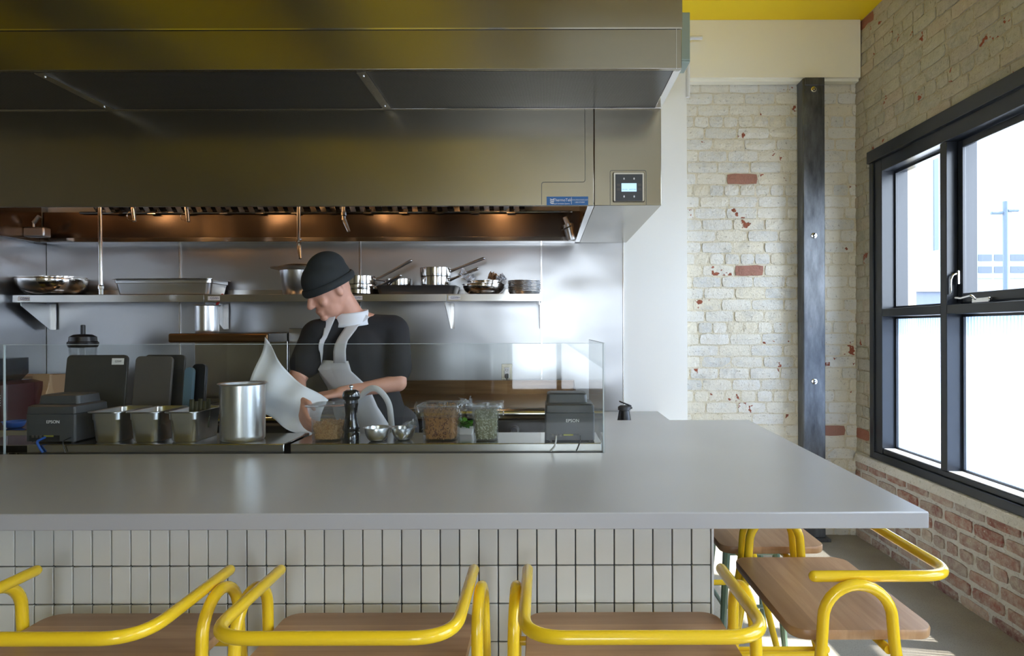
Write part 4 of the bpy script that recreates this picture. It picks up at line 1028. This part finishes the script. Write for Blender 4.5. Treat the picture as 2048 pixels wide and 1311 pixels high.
# ------------------------------------------------------------------ things on the pass shelf
def ninth(px, lab):
    p = at(px, 0, 2.19); return rect_pan('steel_pan', .128, .205, .107, (p.x+.064, 2.295, zl+.0005), lab, 'pan', M['pansteel'], 'small steel pans on the pass shelf', rim=.011, taper=.022, r=.024)
ninth(165, 'small deep steel pan nearest the left receipt printer')
ninth(242, 'small deep steel pan in the middle of the three')
pn = ninth(320, 'small deep steel pan with dark leaves next to the tall canister')
bm = NB()
for k in range(5):
    a = .1*k-.2; pts = [(.0+.012*k, -.01+.006*k, .03), (.003+.012*k, -.005+.006*k, .135-.008*(k % 2))]
    tube(bm, pts, [.007, .009], 7, 'flat', sx=.5)
p = at(388, 0, 2.25)
o = obj('herb_stem', bm, mat('dark_herb', (.055, .05, .02), .6)); o.location = (p.x-.025, 2.28, zl+.01); tag(o, 'dark dried leaves standing in the pan by the tall canister', 'herbs')
p = at(484, 0, 2.26)
canister(.0755, .203, (p.x, 2.265, zl+.0005), 'tall steel canister standing alone on the pass shelf')
# pepper mill
p = at(702, 0, 2.235)
t_ = thing('pepper_mill', 'tall glossy black pepper mill with steel knob on the pass shelf', 'pepper mill', (p.x, 2.235, zl+.0005))
sM = 2.235/FPX; H = lambda y: (884-y)*sM
bm = NB(); lathe(bm, [(0, 0), (17*sM, 0), (17.3*sM, H(881)), (17.2*sM, H(869)), (15.5*sM, H(867)), (15.2*sM, H(865)), (17.2*sM, H(861)), (16.6*sM, H(855)), (13.4*sM, H(846)), (11.8*sM, H(832)), (12.2*sM, H(820)), (13.8*sM, H(811)), (14.0*sM, H(809)), (0, H(809))], seg=36); obj('mill_body', bm, M['blackgloss'], t_, smooth=True)
bm = NB(); lathe(bm, [(0, H(808.5)), (13.2*sM, H(808.5)), (13.0*sM, H(803)), (16.8*sM, H(799)), (17.2*sM, H(793)), (15*sM, H(786)), (9*sM, H(782.5)), (0, H(782))], seg=36); obj('mill_head', bm, M['blackgloss'], t_, smooth=True)
bm = NB(); lathe(bm, [(2.2*sM, H(782)), (2.2*sM, H(779)), (4.2*sM, H(777)), (4.2*sM, H(774.5)), (2.5*sM, H(773)), (0, H(772.5))], seg=20, cap0=True); obj('knob', bm, M['chrome'], t_, smooth=True)
# small bowls
bowl(.043, .046, (at(753.5, 0, 2.23).x, 2.232, zl+.0005), 'small steel bowl beside the pepper mill', M['pansteel'], 'small bowls on the pass shelf')
bowl(.041, .042, (at(806, 0, 2.25).x, 2.255, zl+.0005), 'small steel bowl beside the tub of brown flakes', M['pansteel'], 'small bowls on the pass shelf')
# clear tubs
def tub(name, px0, px1, ytop, D, dep, lab, fill, fmats, filltop, fname, flab, bits, bsize, wrap=False, lid=True):
    a, b = at(px0, ytop, D), at(px1, ytop, D); w_ = b.x-a.x; h_ = a.z-zl-.004
    loc = ((a.x+b.x)/2, D+dep/2, zl+.0005)
    t_ = thing(name, lab, 'container', loc, 0, 'clear food tubs on the pass shelf')
    ww = w_-.024; dd = dep-.02
    bm = NB()
    A = [(ww*.86, dd*.86, .022, 0), (ww*.89, dd*.89, .024, .004), (ww*.93, dd*.93, .024, h_*.68), (ww, dd, .026, h_*.70), (ww, dd, .026, h_-.003), (w_, dep, .028, h_-.002), (w_, dep, .028, h_)]
    B = [(ww-.002, dd-.002, .025, h_), (ww-.004, dd-.004, .025, h_*.71), (ww*.93-.004, dd*.93-.004, .022, h_*.69), (ww*.86, dd*.86, .02, .004)]
    loft(bm, [rr_ring(*x) for x in A+B]); obj('tub_body', bm, M['clear'], t_, smooth=True)
    if lid:
        bm = NB(); loft(bm, [rr_ring(w_+.004, dep+.004, .028, h_+.0006), rr_ring(w_+.004, dep+.004, .028, h_+.003), rr_ring(w_-.02, dep-.02, .02, h_+.0035), rr_ring(w_-.026, dep-.026, .02, h_+.001)])
        loft(bm, [rr_ring(.03, .014, .004, h_+.0012), rr_ring(.026, .012, .004, h_+.011)])
        obj('lid', bm, M['clear'], t_, smooth=True)
    if wrap:
        bm = NB(); n = 64; rings = []; rs = random.Random(px0)
        for j, (k_, z) in enumerate(((1.0, h_+.012), (1.03, h_+.008), (1.07, h_-.002), (1.06, h_-.014), (1.04, h_-.028), (1.02, h_-.040))):
            base = rr_ring(w_*k_, dep*k_, .02, z, n=15)
            rings.append([Vector((p.x*(1+noise.noise(Vector((p.x*90, p.y*90, j*1.7+px0)))*.10), p.y*(1+noise.noise(Vector((p.y*90, p.x*90, j+px0)))*.10), p.z+noise.noise(Vector((p.x*70, p.y*70, px0+j*.4)))*.012)) for p in base])
        loft(bm, rings, False, False)
        obj('cling_film', bm, M['wrap'], t_, smooth=False)
        bm = NB()
        for q in range(9):
            c0 = Vector((w_*.5*(1 if px0 < 900 else -1)*rs.uniform(.75, 1.05), -dep*.3*rs.random(), h_+.004)); pts = [c0]
            for _ in range(5): pts.append(pts[-1]+Vector((rs.uniform(-.012, .012), rs.uniform(-.01, .01), rs.uniform(-.004, .010))))
            tube(bm, pts, [.001, .006, .008, .006, .004, .001], 6, sx=.25)
        obj('film_twist', bm, M['wrap'], t_)
    # contents
    hf_ = h_*filltop; bm = NB()
    def lim(z):
        k = .86+.06*z/h_ if z < h_*.69 else .955
        return ww*k/2-.006, dd*k/2-.006
    rings = []
    for z in (.005, hf_*.3, hf_*.6, hf_-.004):
        lx, ly = lim(z); rings.append(rr_ring(2*lx-.004, 2*ly-.004, .016, z))
    lx, ly = lim(hf_); rings.append(rr_ring(lx*1.6, ly*1.6, .016, hf_+.002)); loft(bm, rings)
    rs = random.Random(px1)
    for q in range(bits):
        z = rs.uniform(.006, hf_+.004); lx, ly = lim(z)
        side = rs.random()
        if side < .48: c0 = Vector((rs.uniform(-lx+.008, lx-.008), -ly+.001, z))
        elif side < .66: c0 = Vector((-lx+.001 if px0 < 1090 and False else lx-.001, rs.uniform(-ly+.008, ly-.008), z))
        elif side < .72: c0 = Vector((-lx+.001, rs.uniform(-ly+.008, ly-.008), z))
        else: c0 = Vector((rs.uniform(-lx, lx)*.9, rs.uniform(-ly, ly)*.9, hf_+rs.uniform(-.002, .006)))
        n0 = len(bm.faces)
        res = bmesh.ops.create_icosphere(bm, subdivisions=1, radius=1)
        sc_ = bsize if isinstance(bsize, tuple) else (bsize,)*3
        Mx = Matrix.Translation(c0) @ Matrix.Rotation(rs.uniform(0, 6.3), 4, 'Z') @ Matrix.Rotation(rs.uniform(0, 6.3), 4, 'Y') @ Matrix.Diagonal((sc_[0]*rs.uniform(.7, 1.2), sc_[1]*rs.uniform(.7, 1.2), sc_[2]*rs.uniform(.7, 1.2), 1))
        bmesh.ops.transform(bm, matrix=Mx, verts=res['verts'])
        mi = 1 if rs.random() < .42 else 0
        bm.faces.ensure_lookup_table()
        for f in bm.faces[n0:]: f.material_index = mi; f.smooth = True
    o = obj(fname, bm, fmats); o.location = (loc[0], loc[1], loc[2]+.001)
    tag(o, flab, fname.replace('_', ' '), kind='stuff')
nutd = mat('nut_dark', (.38, .19, .075), .55)
tub('food_tub', 605, 684, 811, 2.20, .165, 'clear square tub of nuts with flat lid beside the pepper mill', None, [M['nut'], nutd], .47, 'chopped_nuts', 'chopped light brown nuts inside the tub beside the pepper mill', 620, (.0042, .003, .0026))
tub('food_tub', 830, 921, 812, 2.20, .16, 'largest clear tub with brown flakes and cling film on top', None, [M['onion'], M['onion_dark']], .93, 'brown_flakes', 'crisp brown shredded flakes filling the largest clear tub', 620, (.0085, .0024, .0018), wrap=True)
tub('food_tub', 934, 1003, 812, 2.20, .11, 'clear tub of grey green seeds wrapped in cling film', None, [M['seed'], M['seed_pale']], .80, 'seeds', 'grey green seeds inside the film wrapped tub', 560, (.0052, .0036, .002), wrap=True)
bm = NB()   # loose film hanging off the largest tub
rs = random.Random(4)
p = at(822, 830, 2.19)
for q in range(7):
    pts = [Vector((0, 0, .02))]
    for _ in range(6): pts.append(pts[-1]+Vector((rs.uniform(-.014, .006), rs.uniform(-.006, .006), rs.uniform(-.016, .006))))
    tube(bm, pts, [.002, .010, .013, .012, .010, .006, .001], 7, sx=.2)
o = obj('loose_film', bm, M['wrap']); o.location = (p.x, 2.19, zl+.055); tag(o, 'loose tuft of cling film hanging beside the tub of brown flakes', 'cling film')
# basil punnet
p = at(931, 866, 2.36)
t_ = thing('basil_punnet', 'white punnet of green basil behind the wrapped tubs', 'herbs', (p.x, 2.375, zl+.0005))
bm = NB(); loft(bm, [rr_ring(.050, .045, .006, 0), rr_ring(.062, .055, .006, .024), rr_ring(.060, .053, .006, .024), rr_ring(.048, .043, .006, .003)]); obj('punnet', bm, M['label_white'], t_)
rs = random.Random(2); bm = NB()
for q in range(34):
    a = rs.uniform(0, 6.28); e = rs.uniform(.1, 1.1); L = rs.uniform(.018, .030); b0 = Vector((rs.uniform(-.022, .022), rs.uniform(-.018, .018), .022+rs.uniform(0, .022)))
    d = Vector((math.cos(a)*math.cos(e), math.sin(a)*math.cos(e), math.sin(e))); s_ = d.cross(Vector((0, 0, 1))).normalized(); n_ = s_.cross(d)
    rowL, rowC, rowR = [], [], []
    for k in range(6):
        u = k/5; wv_ = math.sin(PI*min(u*1.02, 1))**.7*L*.36; c0 = b0+d*L*u-n_*(u*u*L*.35)
        rowL.append(bm.verts.new(c0-s_*wv_+n_*wv_*.35)); rowC.append(bm.verts.new(c0)); rowR.append(bm.verts.new(c0+s_*wv_+n_*wv_*.35))
    for k in range(5):
        bm.faces.new((rowL[k], rowC[k], rowC[k+1], rowL[k+1])); bm.faces.new((rowC[k], rowR[k], rowR[k+1], rowC[k+1]))
obj('basil_leaves', bm, M['leaf'], t_, smooth=True)
# receipt printers
def printer(loc, rz, lab, cable):
    t_ = thing('receipt_printer', lab, 'printer', loc, rz, 'receipt printers on the pass shelf')
    w_ = .176; d_ = .17; 
    bm = NB(); loft(bm, [rr_ring(w_, d_, .008, .004), rr_ring(w_, d_, .008, .100)]); obj('printer_body', bm, M['charcoal'], t_, smooth=True)
    bm = NB(); loft(bm, [rr_ring(w_-.002, d_-.002, .008, .1015), rr_ring(w_-.004, d_-.004, .010, .126), rr_ring(w_-.016, d_-.02, .014, .131)]); obj('top_cover', bm, M['charcoal'], t_, smooth=True)
    bm = NB(); loft(bm, [rr_ring(w_-.028, d_*.7, .012, .1315, c=(-.008, .02)), rr_ring(w_-.034, d_*.66, .012, .160, c=(-.008, .02)), rr_ring(w_-.05, d_*.6, .014, .164, c=(-.008, .02))]); obj('paper_cover', bm, M['charcoal'], t_, smooth=True)
    text('lettering', 'EPSON', .0155, M['label_white'], t_, (.010, -d_/2-.0012, .073), (R(90), 0, 0))
    bm = NB(); box(bm, -w_/2+.014, -d_/2-.0012, .006, w_/2-.055, -d_/2-.0002, .026); obj('port_panel', bm, M['black'], t_)
    bm = NB()
    for x in (-.064, -.050, -.036): box(bm, x, -d_/2-.0035, .018, x+.008, -d_/2-.0013, .026)
    obj('port', bm, M['board_grey'], t_)
    bm = NB(); box(bm, -.022, -d_/2-.0022, .0205, .012, -d_/2-.0013, .026); obj('yellow_sticker', bm, mat('olive_sticker', (.30, .28, .03), .5), t_)
    bm = NB()
    for x in (-.07, .07):
        for y in (-.07, .07): lathe(bm, [(.007, 0), (.007, .0035)], c=(x, y, 0), seg=10, cap0=True, cap1=True)
    obj('rubber_foot', bm, M['black'], t_)
    return t_
printer((at(1139, 0, 2.205).x, 2.292, zl+.0005), 0, 'charcoal receipt printer by the glass end panel', 1)
printer((at(98, 0, 2.205).x, 2.295, zl+.0005), R(0), 'dark receipt printer beside the row of small pans', 1)
def cable(name, px, m, lab, r=.0028, dx=-.01, x2=-.02):
    p = at(px, 0, 2.2); bm = NB()
    tube(bm, fillet([(p.x, 2.206, zl+.02), (p.x-.001, 2.170, zl+.012), (p.x+dx, 2.1695, zl-.01), (p.x+x2, 2.1695, zt+.003)], .012), r, 8)
    tag(obj(name, bm, m, smooth=True, loc=(p.x, 2.17, zl)), lab, 'cable')
cable('printer_cable', 1112, M['cable_white'], 'pale cable dropping from the printer by the end panel', .003, -.006, -.02)
cable('printer_cable', 1160, M['black'], 'black cable dropping from the printer by the end panel', .002, -.008, -.016)
cable('printer_cable', 87, M['blue'], 'blue network cable hanging off the pass shelf', .0042, .010, .022)
cable('printer_cable', 138, M['black'], 'thin black cable beside the blue network cable', .0018, .004, .010)
# thermos top on the side counter
p = at(1248, 0, 3.25)
t_ = thing('flask', 'black flip top flask standing on the lower side counter', 'bottle', (p.x, 3.25, zs+.0005))
bm = NB(); lathe(bm, [(0, 0), (.034, 0), (.036, .01), (.036, .06), (.030, .095), (.027, .11), (0, .11)], seg=30); obj('flask_body', bm, M['black'], t_, smooth=True)
bm = NB(); lathe(bm, [(.026, .111), (.033, .113), (.033, .128), (.026, .133), (.020, .136), (0, .136)], seg=30, cap0=True); box(bm, .02, -.008, .118, .041, .008, .128); obj('collar', bm, M['charcoal'], t_, smooth=True)
bm = NB(); box(bm, -.034, -.012, 0, .034, .012, .007, M=Matrix.Translation((.004, 0, .142)) @ Matrix.Rotation(R(22), 4, 'Y')); obj('flip_lid', bm, M['black'], t_, bevel=.003)

# ------------------------------------------------------------------ the cook
ck = thing('person', 'cook in dark cap, black shirt and pale apron bending over white paper', 'person', (-.80, 2.78, 0))
def remesh(name, bm, m, vox, smooth_it=4, parent=ck):
    o = obj(name, bm, m, parent, world=True)
    r_ = o.modifiers.new('remesh', 'REMESH'); r_.mode = 'VOXEL'; r_.voxel_size = vox; r_.use_smooth_shade = True
    s_ = o.modifiers.new('smooth', 'SMOOTH'); s_.iterations = smooth_it; s_.factor = .5
    return o
V = Vector
hd = V((-.915, 2.645, 1.550)); fdir = V((-.62, -.62, -.48)).normalized()      # head centre, gaze
side = fdir.cross(V((0, 0, 1))).normalized(); hup = side.cross(fdir).normalized()
HM = Matrix((side, -fdir, hup)).transposed().to_4x4()                       # local x=side, y=back, z=up
def hp(x, y, z): return hd+side*x-fdir*y+hup*z
neck = V((-.845, 2.725, 1.425)); shL = V((-.965, 2.67, 1.345)); shR = V((-.685, 2.80, 1.365))
chest = V((-.83, 2.735, 1.27)); belly = V((-.79, 2.775, 1.08)); hip = V((-.765, 2.80, .95))
elR = V((-.635, 2.70, 1.145)); haR = V((-.845, 2.585, 1.115)); elL = V((-1.035, 2.60, 1.165)); haL = V((-.975, 2.485, 1.10))
bm = NB()
sphere(bm, hd, (.072, .092, .105), HM); sphere(bm, hp(0, -.028, -.055), (.055, .060, .062), HM)                        # skull, jaw
sphere(bm, hp(0, -.078, -.100), (.022, .016, .014), HM)                                                               # chin
capsule(bm, hp(0, -.090, .002), .010, hp(0, -.110, -.032), .014); sphere(bm, hp(0, -.100, -.036), (.018, .012, .009), HM)  # nose
for s in (-1, 1):
    sphere(bm, hp(s*.076, .005, -.012), (.010, .018, .030), HM); sphere(bm, hp(s*.034, -.078, .022), (.022, .012, .008), HM); sphere(bm, hp(s*.040, -.068, -.030), (.020, .018, .020), HM)
sphere(bm, hp(0, -.086, -.064), (.026, .012, .006), HM); sphere(bm, hp(0, -.084, -.076), (.022, .012, .007), HM)       # lips
capsule(bm, hp(0, .030, -.07), .052, neck, .060); capsule(bm, neck, .062, chest, .10)
capsule(bm, neck, .05, shL, .052); capsule(bm, neck, .05, shR, .052); capsule(bm, chest, .115, belly, .12); capsule(bm, belly, .12, hip, .13)
capsule(bm, shL, .048, elL, .038); capsule(bm, elL, .038, haL, .026); capsule(bm, shR, .048, elR, .038); capsule(bm, elR, .038, haR, .026)
def hand(w, fwd, pal, thumb):
    """palm from wrist w along fwd; pal = palm normal"""
    fwd = fwd.normalized(); sd_ = fwd.cross(pal).normalized(); pal = sd_.cross(fwd).normalized()
    c = w+fwd*.05
    for q in (-1.4, -.5, .5, 1.4): capsule(bm, w+fwd*.005+sd_*q*.010, .014, w+fwd*.080+sd_*q*.018, .0105)
    for q, L in ((-1.5, .062), (-.5, .074), (.5, .070), (1.5, .054)):
        a = w+fwd*.082+sd_*q*.0185; b = a+fwd*L*.45+pal*L*.12; c1 = b+fwd*L*.30+pal*L*.28; d = c1+fwd*L*.08+pal*L*.26
        capsule(bm, a, .0092, b, .0086); capsule(bm, b, .0086, c1, .0078); capsule(bm, c1, .0078, d, .0070)
    a = w+fwd*.022+sd_*thumb*.026; b = a+sd_*thumb*.026+fwd*.028+pal*.010; c1 = b+fwd*.030+pal*.016-sd_*thumb*.004
    capsule(bm, a, .013, b, .0105); capsule(bm, b, .0105, c1, .0085)
hand(haR, V((-.85, -.45, -.12)), V((-.1, .2, -1)), -1)
hand(haL, V((.35, -.45, -.75)), V((.8, .3, -.4)), 1)
for s, xo in ((-1, 0), (1, 0)):
    h0 = hip+V((s*.085, s*.03, -.02)); kn = V((h0.x-.01, h0.y-.03, .50)); an = V((h0.x, h0.y+.02, .09))
    capsule(bm, h0, .085, kn, .055); capsule(bm, kn, .055, an, .038)
    capsule(bm, an, .04, V((an.x-.04, an.y-.10, .045)), .034)
remesh('body', bm, M['skin'], .006, 3)
bm = NB()
for s in (-1, 1): sphere(bm, hp(s*.032, -.083, .006), (.011, .008, .006), HM)
obj('eyes', bm, M['eye'], ck, world=True, smooth=True)
# knit cap
bm = NB()
sphere(bm, hp(0, .010, .038), (.090, .108, .092), HM, 28, 18); sphere(bm, hp(0, .030, .080), (.074, .085, .070), HM, 28, 18)
for v_ in [v for v in bm.verts if (v.co-hd).dot(hup) < .012-.0*(v.co-hd).dot(fdir)]:
    d_ = (v_.co-hd); v_.co = hd+d_-hup*(d_.dot(hup)-.012)
remesh('knit_cap', bm, M['cap'], .007, 4)
bm = NB(); pts = [hp(.092*math.cos(a), .010+.110*math.sin(a), .018) for a in [2*PI*i/32 for i in range(33)]]; tube(bm, pts, .016, 10, sx=.55); obj('cap_band', bm, M['cap'], ck, world=True, smooth=True)
# shirt
bm = NB(); e = .016
capsule(bm, neck-V((0, 0, .035)), .066, chest, .12+e); capsule(bm, chest, .125+e, belly, .125+e); capsule(bm, belly, .125+e, hip, .135+e)
capsule(bm, neck-V((0, 0, .03)), .055, shL, .062+e); capsule(bm, neck-V((0, 0, .03)), .055, shR, .062+e); capsule(bm, shL, .060+e, elL*.62+shL*.38, .052+e*.8); capsule(bm, shR, .062+e, elR*.72+shR*.28, .055+e*.8)
sphere(bm, chest+V((.03, .05, .03)), (.15, .12, .15))
shirt = remesh('black_shirt', bm, M['shirt'], .009, 6)
bm = NB()
for s in (-1, 1):
    h0 = hip+V((s*.085, s*.03, -.02)); kn = V((h0.x-.01, h0.y-.03, .50)); an = V((h0.x, h0.y+.02, .10)); capsule(bm, h0, .110, kn, .078); capsule(bm, kn, .078, an, .062)
remesh('trousers', bm, M['trouser'], .012, 5)
for s in (-1, 1):
    h0 = hip+V((s*.085, s*.03, -.02)); bm = NB(); loft(bm, [rr_ring(.10, .27, .045, 0), rr_ring(.10, .27, .045, .04), rr_ring(.07, .16, .03, .085, c=(0, .04))]); bmesh.ops.translate(bm, vec=(h0.x-.02, h0.y-.06, 0), verts=bm.verts[:]); obj('shoe', bm, M['black'], ck, world=True, smooth=True)
# apron: bib and skirt wrap the front, neck strap and loop
fw = V((-.42, -.90, 0)).normalized(); sdv = V((.90, -.42, 0)).normalized()
bm = NB(); rows = []
for k, (zc, hw, cen, dep) in enumerate(((1.245, .085, chest, .150), (1.20, .10, chest, .152), (1.13, .13, belly, .152), (1.05, .165, belly, .156), (.97, .175, hip, .160), (.88, .18, hip, .165), (.70, .19, hip, .17), (.50, .19, hip, .175))):
    row = []
    for i in range(15):
        u = (i/14-.5)*2; a = u*hw/.16*1.0
        q = V((cen.x, cen.y, zc))+sdv*(math.sin(a)*dep*1.02)+fw*(math.cos(a)*dep*1.04)
        q += fw*(.006*math.sin(i*1.3+k))
        row.append(bm.verts.new(q))
    rows.append(row)
for a, b in zip(rows, rows[1:]):
    for i in range(14): bm.faces.new((a[i], a[i+1], b[i+1], b[i]))
def on_shirt(o, off):
    w_ = o.modifiers.new('wrap', 'SHRINKWRAP'); w_.target = shirt; w_.wrap_method = 'NEAREST_SURFACEPOINT'; w_.wrap_mode = 'OUTSIDE_SURFACE'; w_.offset = off
    q = o.modifiers.new('t', 'SOLIDIFY'); q.thickness = .004; q.offset = 1
    return o
on_shirt(obj('apron', bm, M['apron'], ck, world=True, smooth=True), .008)
def ribbon(pts, w0, w1):
    pts = fillet(pts, .08, 8); bm = NB(); n = len(pts); rows = []
    for i, p in enumerate(pts):
        hw = (w0+(w1-w0)*i/(n-1))/2; rows.append([bm.verts.new(p+sdv*hw*(k/3-1)) for k in range(7)])
    for a, b in zip(rows, rows[1:]):
        for k in range(6): bm.faces.new((a[k], a[k+1], b[k+1], b[k]))
    return bm
for s in (-1, 1):
    c0 = V((chest.x, chest.y, 1.235)); a = (.05 if s > 0 else -.04)/.16
    bot = c0+sdv*(math.sin(a)*.157)+fw*(math.cos(a)*.165); top = neck+sdv*(.068 if s > 0 else -.040)+fw*.060+V((0, 0, -.015)); mid = (top+bot)/2+fw*.05
    on_shirt(obj('apron_strap', ribbon([neck+sdv*s*.06-fw*.02, top, mid, bot], .045 if s > 0 else .030, .065 if s > 0 else .035), M['apron'], ck, world=True, smooth=True), .010)
bm = NB(); n0 = neck+V((0, 0, .002)); rows = []
for zz, rr_ in ((-.030, .088), (-.010, .080), (.018, .073), (.028, .072)):
    rows.append([bm.verts.new(n0+V((0, 0, zz))+sdv*rr_*math.cos(a)+fw*rr_*math.sin(a)+V((0, 0, -.012*math.sin(a)))) for a in [2*PI*i/28 for i in range(28)]])
for a, b in zip(rows, rows[1:]):
    for k in range(28): bm.faces.new((a[k], a[(k+1) % 28], b[(k+1) % 28], b[k]))
o = obj('collar', bm, M['paper'], ck, world=True, smooth=True); q = o.modifiers.new('t', 'SOLIDIFY'); q.thickness = .004
bm = NB(); pts = fillet([at(700, 806, 2.62), at(748, 768, 2.58), at(778, 800, 2.57), at(785, 872, 2.60)], .10, 10); tube(bm, pts, .013, 8, sx=.35); obj('apron_tie', bm, M['paper'], ck, world=True, smooth=True)
# white paper sheet in the cook's hands
bm = NB(); A, B, Cc, Dd = at(530, 672, 2.52), at(655, 800, 2.50), at(622, 872, 2.46), at(492, 800, 2.47); n = 22; g = {}
for i in range(n+1):
    for k in range(n+1):
        u, v_ = i/n, k/n; p = (A*(1-u)+B*u)*(1-v_)+(Dd*(1-u)+Cc*u)*v_
        bend = math.sin(u*PI)*.035; p = p+V((-bend*.6, -bend*.8+.018*math.sin(v_*7+u*3)+.008*math.sin(u*15), -bend*.5*(1-v_)+.006*math.sin(u*9+v_*4)))
        g[i, k] = bm.verts.new(p)
for i in range(n):
    for k in range(n): bm.faces.new((g[i, k], g[i+1, k], g[i+1, k+1], g[i, k+1]))
o = obj('parchment_sheet', bm, M['paper'], smooth=True, loc=tuple((A+Cc)/2)); s_ = o.modifiers.new('t', 'SOLIDIFY'); s_.thickness = .0012
tag(o, "large white paper sheet folded in the cook's hands", 'paper')
